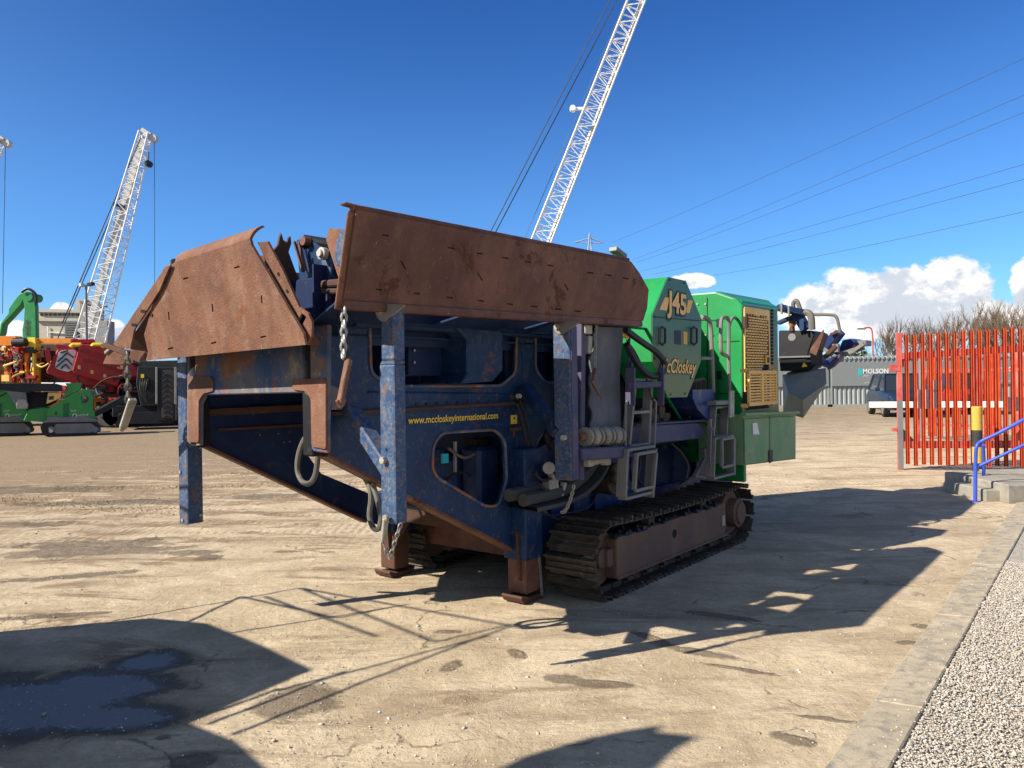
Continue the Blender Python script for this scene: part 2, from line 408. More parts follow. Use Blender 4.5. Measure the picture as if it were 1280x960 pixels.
# hopper floor and inner sloping sides
mb = M_()
fz = lambda u, v: (u, v, 2.05 + (.62 - v) * .18)
mb.slab([fz(-2.25, .62), fz(1., .62), fz(1., .1), fz(-2.45, .1)], (0, .18, 1), .012, [[fz(a, .13), fz(b, .13), fz(b, .46), fz(a + .1, .46)] for a, b in ((-1.95, -1.4), (-.8, -.5), (-.42, -.05), (.45, .92))])
mb.slab([(-2.25, 1.98, 2.05), (1.0, 1.98, 2.05), (1.0, 2.5, 2.16), (-2.25, 2.5, 2.14)], (0, .2, 1), .015)
mb.slab([(-2.3, .6, 2.0), (1.0, .6, 2.0), (1.0, 2.0, 2.0), (-2.3, 2.0, 2.0)], (0, 0, 1), .015)
mb.bx(-2.2, 1.0, .645, .66, 1.95, 2.42); mb.bx(-2.2, 1.0, 1.94, 1.955, 1.95, 2.42)
mb.build('hopper_floor', 'blue_dark', crusher)

# near hopper side plate
def lean(px, py, top=False):     # leaning plane: v from .04 at the bottom edge (z 2.15) to -.12 at the top (z 2.6)
    c = MINV @ CAM; d = MR @ ray(px, py)
    v0, z0, k = .05, 2.14, -.30       # v = v0 + k (z - z0)
    t = (v0 + k * (c.z - z0) - c.y) / (d.y - k * d.z)
    return c + d * t
LN = Vector((0, 1, .30)).normalized()
P = [lean(*p) for p in [(446, 262), (789, 327), (800, 342), (811, 362), (809, 385), (804, 401), (429, 377)]]
slots = []
def slot(fn, x, y, dx, dy, w=1.0):
    nx, ny = -dy, dx; L = math.hypot(dx, dy); nx, ny = nx / L * w, ny / L * w
    return [fn(x - dx - nx, y - dy - ny), fn(x + dx - nx, y + dy - ny), fn(x + dx + nx, y + dy + ny), fn(x - dx + nx, y - dy + ny)]
for x, y in [(482, 294), (564, 310), (600, 317), (632, 322.5), (660, 327.5), (688, 332), (738, 341), (760, 344), (782, 348), (474, 362), (521, 367), (562, 372), (601, 376), (637, 380), (668, 383), (698, 386.5), (722, 389)]:
    slots.append(slot(lean, x, y, 4.0, .6, .9))
for x, y, dx, dy in [(504, 331, 3, 5.2), (600, 346, 3, 5), (708, 359, 2.2, 4)]:
    slots.append(slot(lean, x, y, dx, dy, .8))
side = M_().slab(P, LN, .014, slots).build('hopper_side', 'rust_side', crusher, .002)
mb = M_(); mb.slab([p.lerp((P[0]+P[4])/2, .02) + LN * .0145 for p in P], LN, .006); mb.build('backing_plate', 'rust_dark', side)
mb = M_()
a, b = lean(446, 262), lean(789, 327)
mb.tube([a + Vector((-.01, .03, .012)), b + Vector((0, .03, .012))], .022, 8)
mb.bar(a + Vector((-.05, .05, .03)), a + Vector((.05, .03, .02)), .06, .012)
a, b = lean(429, 379.5), lean(804, 404)
mb.bar(a + Vector((0, .022, -.004)), b + Vector((-.03, .022, -.006)), .07, .05)
mb.build('edge_lip', 'rust_side', side, .008)
mb = M_(); a, b = lean(445, 263), lean(428, 379)
mb.bar(a + Vector((-.006, .026, 0)), b + Vector((-.006, .026, -.03)), .014, .05, up=(1, 0, 0)); mb.build('end_flange', 'rust', side, .004)
mb = M_()
for t in (.28, .50, .76):   # stiffening ribs behind, showing as slight dents in front
    mb.bar(lean(446 + t * 340, 262 + t * 66) + LN * .06, lean(429 + t * 380, 379 + t * 25) + LN * .06, .06, .06, up=(1, 0, 0))
mb.build('stiffener', 'rust_dark', side)
# clip lugs over the posts
for px in (472, 690):
    q = [(px + 0, 386 if px < 600 else 405), (px + 2, 393 if px < 600 else 412)]
# far hopper side plate, mirrored
mb = M_(); mb.slab([(-2.3, 2.55, 2.12), (1.2, 2.55, 2.2), (1.0, 2.72, 2.75), (-1.9, 2.72, 2.7)], (0, 1, -.3), .014); mb.build('hopper_side', 'rust_side', crusher)
# front hopper plate
c0 = Vector((-2.5, 1.2, 1.9)); fn_ = Vector((1, 0, .22)).normalized()
def fr(px, py, off=0.):
    c = MINV @ CAM; d = MR @ ray(px, py); p0 = c0 + fn_ * off
    return c + d * ((p0 - c).dot(fn_) / d.dot(fn_))
o = [(182, 451), (185, 440), (180, 418), (184, 405), (193, 372), (204, 336), (214, 331), (218, 328), (312, 298), (314, 306), (337, 345), (379, 417), (382, 431)]
P = [fr(*p) for p in o]
sl = []
for x, y in [(232, 348), (296, 334), (213, 435.5), (267, 428.5), (329, 421)]: sl.append(slot(fr, x, y, 3.3, -.9, 1.0))
for x, y in [(211, 395), (265.5, 385), (327, 374)]: sl.append(slot(fr, x, y, .3, 5, .8))
for x, y in [(196, 374), (190.5, 394.5)]: sl.append(slot(fr, x, y, .2, 2.2, 1.0))
front = M_().slab(P, fn_, .016, sl).build('hopper_front', 'rust', crusher, .003)
mb = M_(); mb.slab([p.lerp((P[0]+P[7])/2, .02) + fn_ * .0165 for p in P], fn_, .006); mb.build('backing_plate', 'rust_dark', front)
# rolled-over top edge, smooth curl
mb = M_(); T0 = [fr(218, 329), fr(312, 299)]; n = 6; rows = []
for i in range(n + 1):
    a = i / n * 1.15; rows.append([T0[0] + Vector((.09 * (1 - math.cos(a)), 0, .085 * math.sin(a))) + Vector((0, -.03 * i / n, 0)), T0[1] + Vector((.09 * (1 - math.cos(a)), -.045 * i / n, .085 * math.sin(a)))])
vs = [p for r in rows for p in r]; m_ = len(vs); vs += [p + Vector((.014, 0, -.008)) for p in vs]
fs = [(2 * i, 2 * i + 1, 2 * i + 3, 2 * i + 2) for i in range(n)] + [(m_ + 2 * i, m_ + 2 * i + 2, m_ + 2 * i + 3, m_ + 2 * i + 1) for i in range(n)]
fs += [(2 * i, 2 * i + 2, m_ + 2 * i + 2, m_ + 2 * i) for i in range(n)] + [(2 * i + 1, m_ + 2 * i + 1, m_ + 2 * i + 3, 2 * i + 3) for i in range(n)]
mb.add(vs, fs); mb.build('rolled_edge', 'rust', front, smooth=True)
# corner fin to the right of the front plate
hol = [fr(378, 400, .05), fr(382.5, 383, .05)]
def fn2(px, py): return fr(px, py, .03 + (px - 312) * .0012)
P = [fr(x, y, .035) for x, y in [(322, 303), (334, 302), (353, 337), (374, 384), (385, 392), (390, 403), (389, 420), (384, 431), (381, 431), (378, 414), (340, 346)]]
fin = M_().slab(P, fn_, .014, [rnd([fr(x, y, .035) for x, y in [(371, 404), (377, 391), (383, 396), (376, 410)]], .01)]).build('corner_fin', 'rust', crusher, .004)
mb = M_()
for x, y in [(348, 342.5), (359, 364)]: bolts(mb, [fr(x, y, .034)], -fn_, .011, .002)
mb.build('bolt_hole', 'dark_void', fin)
M_().slab([fr(384, 431, .05), fr(390, 418, .05), fr(399, 430, .16), fr(396, 433, .16)], fn_, .014).build('gusset', 'rust_side', fin)
# left wing of the front plate
w1 = [(206, 334), (216, 330), (214, 338), (196, 375), (190, 382), (168, 418), (158, 441), (150, 438), (131, 431), (150, 400)]
P = [fr(x, y, -.02) for x, y in [(207, 332), (213, 331), (200, 362), (168, 412), (163, 436), (146, 436), (141, 430)]]
wing = M_().slab(P, fn_, .014).build('corner_wing', 'rust', crusher, .004)
mb = M_()
for x, y in [(179, 389), (167.5, 406)]: mb.slab(slot(lambda a, b: fr(a, b, -.021), x, y, 3, .4, 1.6), -fn_, .002)
mb.build('bolt_hole', 'dark_void', wing)
M_().slab([fr(x, y, .1) for x, y in [(128, 455), (136, 437), (163, 437), (181, 440), (182, 452), (150, 456)]], fn_, .014).build('wing_foot', 'rust_side', wing, .003)
M_().slab([fr(191, 383, .0), fr(185, 440, .22), fr(163, 438, .25), fr(166, 420, .02)], fn_, .012).build('wing_return', 'rust_dark', wing, .003)
M_().slab([fr(x, y, .26) for x, y in [(214, 335), (240, 380), (200, 448), (163, 442), (166, 420), (200, 362)]], fn_, .012).build('inner_panel', 'rust_dark', wing)
M_().bar(fr(131, 431, -.03), fr(160, 442, -.03), .035, .035).build('locking_bar', 'rust_dark', wing, .005)
mb = M_(); mb.bar(fr(133, 441, .1), fr(143, 432, .1), .03, .02); mb.build('clip', 'steel', wing)
M_().bx(*(lambda p: (p.x, p.x + .05, p.y - .02, p.y + .02, p.z - .03, p.z + .03))(fr(214, 329, .1))).build('catch_block', 'black', crusher, .01)

# chains and pins
def pin(pts, r, name, mat, par=None): return M_().tube(pts, r, 8).build(name, mat, par or crusher)
ch = M_().chain(fr(159, 441, -.05), fr(160, 503, -.05), .065, .009).build('chain', 'galv', crusher)
mb = M_(); a, b = fr(166, 499, -.06), fr(154, 534, -.06); mb.bar(a, b, .055, .03, w2=.05); mb.bar(b, fr(152, 538, -.06), .05, .03, w2=.02)
mb.build('chain_tab', 'hub', ch, .006)
ch = M_().chain(lean(430, 383), V(429, 447, .05), .052, .008).build('chain', 'steel', crusher)
a, b = V(436, 449, .03), V(425, 505, .03)
mb = M_(); mb.bar(a, b, .035, .03); mb.tube([V(421, 500, .03), V(425, 508, .03), V(430, 504, .03)], .012, 6); mb.build('locking_pin', 'rust', ch, .006)
M_().slab([V(x, y, .5) for x, y in [(412, 480), (422, 484), (434, 500), (428, 512), (413, 512)]], NV, .1).build('pin_bracket', 'frame_mix', crusher, .006)
M_().chain(V(712, 435, .12), V(712, 472, .12), .04, .006).build('chain', 'steel', crusher)

# hopper support posts and braces
def post(px0, px1, px2, yt, yb, v, dep, col, d2=None):
    a = V(px1, yt, v); b = V(px1, yb, v); c = V(px2, (yt + yb) / 2, v)
    uL = a.x; uR = c.x
    w = dep
    return uL, uR, b.z, a.z
pv = .0
a = V(492, 390, pv); b = V(508, 520, pv); zb = V(492, 657, pv).z
u0, u1, zt = a.x, b.x, 2.12
mb = M_(); dv = .125
prof_top = V(492, 405, pv).z; n1 = V(492, 455, pv).z; n2 = V(492, 480, pv).z
mb.bx(u0, u1, pv, pv + dv, zb, n1); mb.bx(u0, u1, pv, pv + dv * .86, n1 + .02, zt)
mb.add([(u0, pv, n1), (u1, pv, n1), (u1, pv + dv, n1), (u0, pv + dv, n1), (u0, pv, n1 + .02), (u1, pv, n1 + .02), (u1, pv + dv * .86, n1 + .02), (u0, pv + dv * .86, n1 + .02)], [(0, 1, 5, 4), (1, 2, 6, 5), (2, 3, 7, 6), (3, 0, 4, 7)])
post1 = mb.build('hopper_post', 'blue_post', crusher, .012, seg=2)
mb = M_(); p = U(481, 575, u0 - .001); bolts(mb, [p], (-1, 0, 0), .02, .025); mb.build('bolt', 'hub', post1)
mb = M_(); bolts(mb, [U(483, 562, u0)], (-1, 0, 0), .009, .002); mb.build('bolt_hole', 'dark_void', post1)
def lug(u0, pv, zt, post):
    mb = M_(); c = Vector((u0 - .01, pv + .08, zt + .03)); pts = []
    for k in range(9):
        an = math.pi * (.5 + k / 8 * 1.0); pts.append(Vector((u0 - .012, c.y + .0 - math.cos(an) * .0 + .045 * math.cos(an - math.pi / 2 + math.pi / 2) * 1, c.z + .045 * math.sin(an))))
    P = [(c.x, pv - .10, zt + .055), (c.x, pv + .10, zt + .075), (c.x, pv + .135, zt + .05), (c.x, pv + .135, zt + .01), (c.x, pv + .10, zt - .02), (c.x, pv + .07, zt - .03)]
    mb.slab(rnd(P, .02, 3), (1, 0, 0), .016); o = mb.build('lug', 'steel', post, .002)
    mb = M_(); bolts(mb, [(c.x, pv + .1, zt + .03)], (-1, 0, 0), .022, .015); mb.build('pin', 'hub', o)
lug(u0, pv, 2.07, post1)
# pin and chain at the foot of the post
mb = M_(); a, b = U(482, 648, u0 - .03), U(479, 678, u0 - .03); mb.bar(a, b, .035, .02); mb.cyl(a + Vector((-.012, 0, 0)), a + Vector((.012, 0, 0)), .02, 10); mb.build('hanging_tab', 'hub', post1, .004)
mb = M_(); mb.chain(U(479, 680, u0 - .03), U(487, 698, u0 - .0), .035, .005); mb.chain(U(487, 698, u0), V(501, 655, pv - .01), .035, .005); mb.build('chain', 'steel', post1)
# brace from the chassis to post 1
mb = M_(); a = V(424, 512, .5); b = Vector((u0 + .04, pv + .07, 1.22))
q = U(483, 575, u0 + .03)
mb.bar(Vector((-2.02, .55, 1.56)), Vector((u0 + .1, .14, 1.20)), .10, .08); br = mb.build('brace', 'blue_post', crusher, .01)
# post 2
a = V(712, 410, pv); b = V(722, 520, pv); u2, u3 = a.x, b.x; zb2 = V(712, 602, pv).z
mb = M_(); mb.bx(u2, u3, pv, pv + .15, zb2, 2.12); post2 = mb.build('hopper_post', 'blue_post', crusher, .012, seg=2)
mb = M_(); mb.bx(u2 + .01, u3 - .004, pv - .006, pv - .001, zb2 + .01, 2.1); mb.build('side_strip', 'purple', post2)
lug(u2, pv, 2.07, post2)
mb = M_(); mb.bar(Vector((-.62 + .35, .56, 1.66)), Vector((u2 + .03, .12, 1.32)), .10, .09); br = mb.build('brace', 'blue', crusher, .01)
boltset([V(650, 495, .5), V(706, 547, -.01)], (-1, 0, 0), .02, .03, 'hub', br)
M_().chain(V(718, 605, pv), V(703, 640, pv + .1), .04, .006, .05).build('chain', 'steel', post2)
# left posts
a = U(222, 452, -2.17); b = U(233, 650, -2.17); c = U(248, 650, -2.17)
mb = M_(); uu = -2.17; vL = U(223, 560, uu).y; vR = U(233, 560, uu).y; zb3 = U(228, 655, uu).z
mb.bx(uu, uu + .012, vR, vL, zb3, 2.2); mb.bx(uu, uu + .115, vR - .012, vR, zb3 + .005, 2.2)
mb.bx(uu, uu + .10, vL - .012, vL, zb3 + .6, 2.2)
postL = mb.build('hopper_post', 'blue_post', crusher, .003)
boltset([U(226, 590, uu), U(229, 650, uu)], (-1, 0, 0), .012, .01, 'hub', postL); boltset( [(uu + .09, vR - .012, zb3 + .06), (uu + .10, vR - .012, zb3 + .55)], (0, -1, 0), .012, .012, 'hub', postL)

# hoses at the front
def hose(pts, r=.017, mat='hose', name='hose'): return M_().tube(spl(pts, 6), r, 8).build(name, mat, crusher, smooth=True)
hose([U(x, y, -2.1) for x, y in [(388, 540), (379, 552), (373, 570), (372, 588), (378, 602), (387, 604), (394, 594), (397, 575), (398, 560)]])
hose([U(x, y, -1.75) for x, y in [(452, 592), (461, 606), (464, 622), (462, 645), (467, 660), (474, 660), (476, 645), (472, 625), (466, 606)]], .018)

# actuators and brackets above the chassis between the plates
mb = M_()
mb.slab(vp([(348, 306), (350, 296), (352, 291), (354.5, 300), (359, 303), (361, 297), (363.5, 295), (364.5, 304), (361, 315), (372, 345), (378, 400), (350, 405), (336, 322), (342, 313)], 1.0), NV, .02); mb.build('hook_plate', 'rust_dark', crusher, .002)
mb = M_(); mb.slab([U(x, y, -2.0) for x, y in [(370, 300), (382, 296), (402, 310), (412, 330), (412, 400), (378, 400)]], (1, 0, 0), .03); mb.build('pivot_plate', 'blue', crusher, .005)
mb = M_(); a, b = U(368, 302, -2.03), U(379, 340, -2.03); mb.bar(a, b, .02, .012); a, b = U(374, 302, -2.03), U(382, 338, -2.03); mb.bar(a, b, .02, .012)
a = U(378, 301, -2.05); mb.cyl(a, a + Vector((.05, 0, 0)), .03, 14); mb.build('link_arm', 'rust_side', crusher, .002)
M_().tube([U(380, 302, -2.0), U(412, 307, -1.9)], .045, 12).build('ram_barrel', 'black', crusher)
mb = M_(); mb.slab([U(x, y, -2.1) for x, y in [(401, 312), (406, 310), (414, 314), (413, 352), (403, 350)]], (1, 0, 0), .02); lv = mb.build('lever', 'blue_post', crusher, .004)
mb = M_(); a = U(406.5, 317.5, -2.12); mb.cyl(a, a + Vector((-.035, 0, 0)), .038, 16); mb.cyl(a + Vector((-.035, 0, 0)), a + Vector((-.05, 0, 0)), .024, 12); mb.build('pin', 'hub', lv, .003)
mb = M_(); mb.slab([U(x, y, -2.12) for x, y in [(411, 285), (437, 287), (444, 292), (436, 375), (424, 352), (407, 300)]], (1, 0, 0), .02); hp = mb.build('end_bracket', 'rust', crusher, .004)
mb = M_(); mb.slab([U(x, y, -2.135) for x, y in [(427, 286), (440, 287), (434, 337), (418, 329), (420, 302)]], (1, 0, 0), .012); mb.build('touched_up_patch', 'blue_post', hp)
mb = M_(); a, b = U(405, 355, -2.2), U(428, 353, -2.35); mb.bar(a, b, .04, .04); a, b = U(405, 364, -2.2), U(426, 364, -2.35); mb.bar(a, b, .04, .03); mb.bar(U(406, 352, -2.2), U(406, 366, -2.2), .04); mb.build('latch', 'rust_dark', crusher, .008)
mb = M_(); mb.bx(-2.12, -2.05, .6, 1.1, 1.98, 2.36); mb.bx(-2.05, -1.7, .66, .75, 2.1, 2.45); mb.build('pivot_box', 'blue_dark', crusher, .01)
mb = M_(); mb.bar((-2.2, .9, 2.1), (-2.0, 1.4, 2.45), .08, .08); mb.bar((-2.15, 1.5, 2.05), (-1.9, 1.6, 2.6), .1, .06); mb.build('fold_arm', 'rust_dark', crusher, .006)
mb = M_(); mb.bx(-2.0, .9, .5, .56, 2.05, 2.3); mb.build('inner_rail', 'blue_dark', crusher, .005)

# front jack legs, cross frame
def jack(u, v, far):
    mb = M_(); mb.bx(u - .10, u + .12, v - .13, v + .09, .33 if not far else .40, 1.19 if not far else .75)
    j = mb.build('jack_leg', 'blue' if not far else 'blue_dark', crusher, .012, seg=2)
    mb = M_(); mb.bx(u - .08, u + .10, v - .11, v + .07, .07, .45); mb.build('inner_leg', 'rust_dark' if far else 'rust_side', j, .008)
    mb = M_()
    prof = [(u - .15, .055), (u - .12, .012), (u - .08, 0.0), (u + .10, 0.0), (u + .13, .015), (u + .16, .05), (u + .16, .065), (u + .1, .045), (u - .08, .045), (u - .14, .07)]
    mb.slab([(x, v - .12, z) for x, z in prof], NV, .20); mb.build('foot', 'rust_dark', j, .003)
    mb = M_()
    mb.slab([(u - .13, v - .07, .56), (u - .1, v - .07, .18), (u - .02, v - .07, .14), (u - .02, v - .07, .56)], NV, .02, [rnd([(u - .09, v - .07, .46), (u - .085, v - .07, .34), (u - .05, v - .07, .30), (u - .05, v - .07, .44)], .01)])
    mb.build('pin_plate', 'rust_dark', j, .003)
    return j
jn = jack(-.30, .60, False); jf = jack(-.34, 2.02, True)
M_().chain((-.22, .49, .48), (-.2, .47, .03), .032, .005).build('chain', 'galv', jn)
mb = M_(); mb.bx(-.4, -.1, .69, 1.93, .60, .62); mb.bx(-.4, -.385, .69, 1.93, .50, .60)
g = [(-.36, 1.93, .60), (-.36, 1.93, .28), (-.36, 1.88, .38), (-.36, 1.78, .50), (-.36, 1.6, .57), (-.36, 1.55, .60)]
mb.slab(g, (1, 0, 0), .02); mb.build('cross_beam', 'rust_dark', crusher, .004)
mb = M_(); a = [U(525, 632, -.1), U(555, 622, -.1), U(592, 655, -.1), U(520, 652, -.1)]; mb.slab(a, (1, 0, 0), .5); mb.build('mud_shelf', 'blue_post', crusher, .005)
mb = M_(); mb.bx(-.05, .0, .7, 1.9, .25, .6); mb.build('belly_plate', 'rust_side', crusher)

# lower chassis behind the tracks
o = [(672, 560), (672, 684), (704, 671), (760, 652), (905, 608), (921, 598), (921, 545), (700, 545)]
P = vp(o, .66)
H2 = vp([(800, 555), (852, 552), (868, 566), (870, 588), (858, 600), (800, 615), (788, 600), (788, 566)], .66, .08)
lc = M_().slab(P, NV, .03, [H2]).build('lower_chassis', 'blue_clean', crusher, .005)
mb = M_()
for x in (688, 716, 742): mb.bar(V(x, 605, .64), V(x, 668, .64), .04, .02, up=(1, 0, 0))
mb.bar(V(668, 682, .63), V(704, 671, .63), .08, .02); mb.bar(V(704, 671, .63), V(905, 610, .63), .08, .02)
mb.tube([p - Vector((0, .01, 0)) for p in H2], .014, 6, closed=True)
mb.build('rib', 'blue_clean', lc, .003)
mb = M_(); mb.bx(.1, 4.2, .72, 1.9, .35, 1.05); mb.build('main_frame', 'blue_dark', crusher, .02)
mb = M_(); mb.bx(-.25, 1.1, .75, 1.95, 1.02, 1.98); mb.build('jaw_housing', 'blue_dark', crusher, .02)
# upper housing of the jaw, green
mb = M_(); mb.bx(1.0, 2.7, .55, 2.0, 1.05, 2.42); mb.build('jaw_box', 'green_dark', crusher, .03)
p = V(760, 318, 1.3)
mb = M_(); mb.slab([V(735, 322, 1.1), V(768, 318, 1.1), V(776, 326, 1.1), V(800, 342, 1.1), V(800, 380, 1.1), V(735, 380, 1.1)], NV, .5); mb.build('top_housing', 'green', crusher, .01)
mb = M_(); a, b = V(766, 311, 1.15), V(779, 321, 1.15); mb.bar(a, b, .10, .05); lt = mb.build('work_lamp', 'galv', crusher, .006)
M_().bar(V(768, 318, 1.16), V(772, 330, 1.16), .03).build('stem', 'galv', lt)

# J45 guard
gv = .05
o = [(835, 346), (857.5, 351), (877, 399), (876, 452), (859, 496.5), (835, 497), (815.5, 452), (815.5, 393)]
P = vp(o, gv)
gd = M_().slab([p + Vector((0, .006, 0)) for p in P], NV, .36).build('flywheel_guard', 'green', crusher, .006)
gp = M_().slab(P, NV, .005).build('guard_panel', 'green_faded', gd, .001)
# letters
text('J45', V(833, 389, gv - .004), V(858, 395, gv - .004), .21, (0, 0, 1), 'black', gp, T=MACH, bold=.075, off=.003)
text('J45', V(833.5, 388, gv - .006), V(857.5, 393.5, gv - .006), .185, (0, 0, 1), 'yellow', gp, T=MACH, bold=.03, off=.005)
mb = M_(); mb.slab([V(*p, gv - .001) for p in [(824, 387), (833, 388.5), (837, 372.5), (831, 371.5)]], (0, -1, 0), .003)
mb.slab([V(*p, gv - .001) for p in [(860, 375), (866, 376), (861.5, 391.5), (857, 390.5)]], (0, -1, 0), .003); mb.build('emblem', 'yellow', gp)
text('McCloskey', V(824.5, 465.5, gv - .002), V(870.5, 467.5, gv - .002), .135, (0, 0, 1), 'black', gp, T=MACH, bold=.06, shear=.35, off=.003)
text('McCloskey', V(824.5, 465, gv - .004), V(870.2, 467, gv - .004), .125, (0, 0, 1), 'yellow', gp, T=MACH, bold=.022, shear=.35, off=.005)
text('INTERNATIONAL', V(836, 468, gv - .002), V(866, 469, gv - .002), .022, (0, 0, 1), 'steel', gp, T=MACH, off=.003)
for x in (828, 867.5):
    mb = M_(); L = [V(x - 3.5, 411, gv - .03), V(x, 409, gv - .03), V(x + 3.5, 411, gv - .03), V(x + 3.5, 428, gv - .03), V(x, 431, gv - .03), V(x - 3.5, 428, gv - .03)]
    mb.tube(L, .011, 8, closed=True); mb.build('handle', 'hose_black', gp)
mb = M_(); mb.slab([V(*p, gv - .001) for p in [(843, 413), (851, 413), (851, 431), (843, 430)]], (0, -1, 0), .002); mb.build('data_plate', 'black', gp)
mb = M_(); mb.slab([V(*p, gv - .001) for p in [(854.5, 414.5), (859, 415), (859, 430.5), (854.5, 430)]], (0, -1, 0), .002); mb.build('yellow_label', 'yellow', gp)
boltset([V(x, y, gv) for x, y in [(837, 350), (855, 354), (838, 493), (856, 492), (818, 396), (818, 448)]], (0, -1, 0), .01, .006, 'black', gp)

# engine housing
cu = 2.78
bT = 2.64; 
zB = .80
def cab_solid():
    nf, nb_ = cu, 3.82
    a = V(928, 376, 0); b = V(971, 383, 0)
    zf, zr = a.z, b.z
    vs = [(nf, 0, zB), (nb_, 0, zB), (nb_, 0, zr), (nf, 0, zf),
          (nf, .30, 2.645), (4.35, .30, 2.66), (4.35, .30, zB), (nf, 1.9, 2.66), (4.35, 1.9, 2.66), (nf, 1.9, zB), (4.35, 1.9, zB)]
    fs = [(0, 1, 2, 3), (3, 2, 5, 4), (1, 6, 5, 2), (4, 5, 8, 7), (0, 3, 4, 7, 9), (6, 10, 8, 5), (7, 8, 10, 9), (0, 9, 10, 6, 1)]
    return vs, fs
vs, fs = cab_solid()
cab = M_().add(vs, fs).build('engine_housing', 'green', crusher, .02, seg=2)
# faded near side panel
a = V(931, 380, -.004); b = V(970, 386, -.004)
mb = M_(); mb.slab([(cu + .06, -.002, .86), (3.79, -.002, .86), (3.79, -.002, b.z - .01), (cu + .06, -.002, a.z - .01)], (0, 1, 0), .006); sp = mb.build('side_panel', 'green_faded', cab, .001)
M_().slab([(cu + .03, .015, 2.51), (3.81, .015, 2.51), (4.33, .295, 2.655), (cu + .03, .295, 2.64)], (0, -.45, .9), .012).build('roof_edge', 'green_faded', cab)
# front panel that stands proud
P = [U(x, y, cu - .05) for x, y in [(899, 378), (905, 373), (922, 374), (928, 381), (928, 583), (899, 583)]]
M_().slab(P, (1, 0, 0), .05).build('access_panel', 'green', cab, .008)
boltset([U(x, y, cu - .001) for x, y in [(872, 380), (882, 380), (872, 419), (882, 419), (891, 419), (872, 446), (882, 446), (894, 452)]], (-1, 0, 0), .012, .01, 'steel', cab)
# yellow perforated door
P = rnd(vp([(930.5, 383), (962, 388), (963.5, 512), (932, 515.5)], -.03), .03)
holes = []
A, B_, C_, D_ = V(932.5, 391, -.03), V(961, 395, -.03), V(961, 505, -.03), V(932.5, 508, -.03)
rows_, cols_ = 34, 8
for i in range(rows_):
    for j in range(cols_):
        s0 = (j + (.12 if i % 2 else .5 * 1)) / (cols_ + .5) if False else (j + .10 + (.42 if i % 2 else 0)) / (cols_ + .55)
        s1 = s0 + .80 / (cols_ + .55)
        t0, t1 = (i + .14) / rows_, (i + .80) / rows_
        def bi(s, t): return A.lerp(B_, s).lerp(D_.lerp(C_, s), t)
        if s0 > .70 and .56 < t0 < .66: continue
        holes.append([bi(s0, t0), bi(s1, t0), bi(s1, t1), bi(s0, t1)])
door = M_().slab(P, NV, .012, holes).build('grille_door', 'yellow', cab, .0)
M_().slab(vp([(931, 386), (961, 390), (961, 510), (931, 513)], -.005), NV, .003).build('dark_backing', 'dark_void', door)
mb = M_(); c_ = V(959, 450, -.045); mb.box((c_.x, c_.y, c_.z), (.09, .02, .10)); lk = mb.build('lock_box', 'yellow', door, .004)
mb = M_(); mb.box((c_.x, c_.y - .014, c_.z), (.05, .012, .065)); mb.build('latch', 'black', lk, .004)
mb = M_()
for y in (403, 497): p = V(932, y, -.05); M_().cyl(p - Vector((0, 0, .06)), p + Vector((0, 0, .06)), .03, 10).build('hinge', 'rust_dark', door)
# small louvred guard, standing proud
sg = M_(); v_ = -.12
a, b = V(937, 464, v_), V(954, 505, v_)
L0, L1, z0, z1 = V(937, 480, v_).x, V(970.5, 480, v_).x, V(954, 506, v_).z, V(954, 463.5, v_).z
Lm = V(953.5, 480, v_).x
for x in (L0, L1): sg.bx(x, x + .03, v_, v_ + .03, z0, z1)
sg.bx(Lm - .02, Lm + .035, v_ - .002, v_ + .03, z0, z1)
sg.bx(L0, L1 + .03, v_ + .001, v_ + .029, z1 - .03, z1 + .004); sg.bx(L0, L1 + .03, v_ + .001, v_ + .029, z0 - .004, z0 + .03)
for i in range(1, 12):
    z = z0 + (z1 - z0) * i / 12; sg.bx(L0 + .01, L1 + .02, v_ + .008, v_ + .02, z - .009, z + .009)
for f_ in (.62, .78, .9):
    x = L0 + (L1 - L0) * f_; sg.bx(x, x + .02, v_ + .004, v_ + .024, z0, z1)
for x in (L0, L1):
    for z in (z0, z1): sg.bx(x, x + .03, v_ + .03, -.02, z - .02, z + .02)
M_q = sg.build('exhaust_guard', 'yellow', cab, .003)
# column of small slots at the rear edge
hs = M_()
for i in range(26):
    p = V(965.5, 388 + i * 4.4, -.012)
    if 388 + i * 4.4 < 458: hs.box((p.x, p.y, p.z), (.05, .008, .028))
hs.build('vent_slot', 'dark_void', cab)
# green dull box under the door
tz1, tz0 = 1.28, .73
tk = M_()
q = [V(929, 518.5, -.08), V(995, 517, -.08), V(995, 574, -.08), V(930, 582, -.08)]
tk.slab(q, NV, .5); tank = tk.build('battery_box', 'green_dull', crusher, .012, seg=2)
mb = M_(); mb.slab([V(x, y, -.10) for x, y in [(931, 524), (961.5, 522), (961.5, 577), (932, 580.5)]], NV, .018)
mb.slab([V(x, y, -.10) for x, y in [(963, 521.5), (993.5, 520.5), (993.5, 573), (963, 577)]], NV, .018); mb.build('lid_panel', 'green_dull', tank, .004)
mb = M_(); a, b = V(929, 518, -.12), V(997, 515.5, -.12); mb.bar(a, b, .06, .03); mb.build('rain_lip', 'green_dull', tank, .004)
M_().slab([V(940.5, 529, -.105), V(946, 528.5, -.105), V(949, 543, -.105), V(941, 543, -.105)], (0, -1, 0), .003).build('notice', 'white', tank)
M_().slab([V(960.5, 563, -.105), V(965, 562, -.105), V(965, 577, -.105), V(961, 579, -.105)], (0, -1, 0), .01).build('catch', 'black', tank)
mb = M_(); mb.bx(2.76, 2.82, -.0, .40, .62, 1.25); mb.build('corner_post', 'green', crusher, .008)

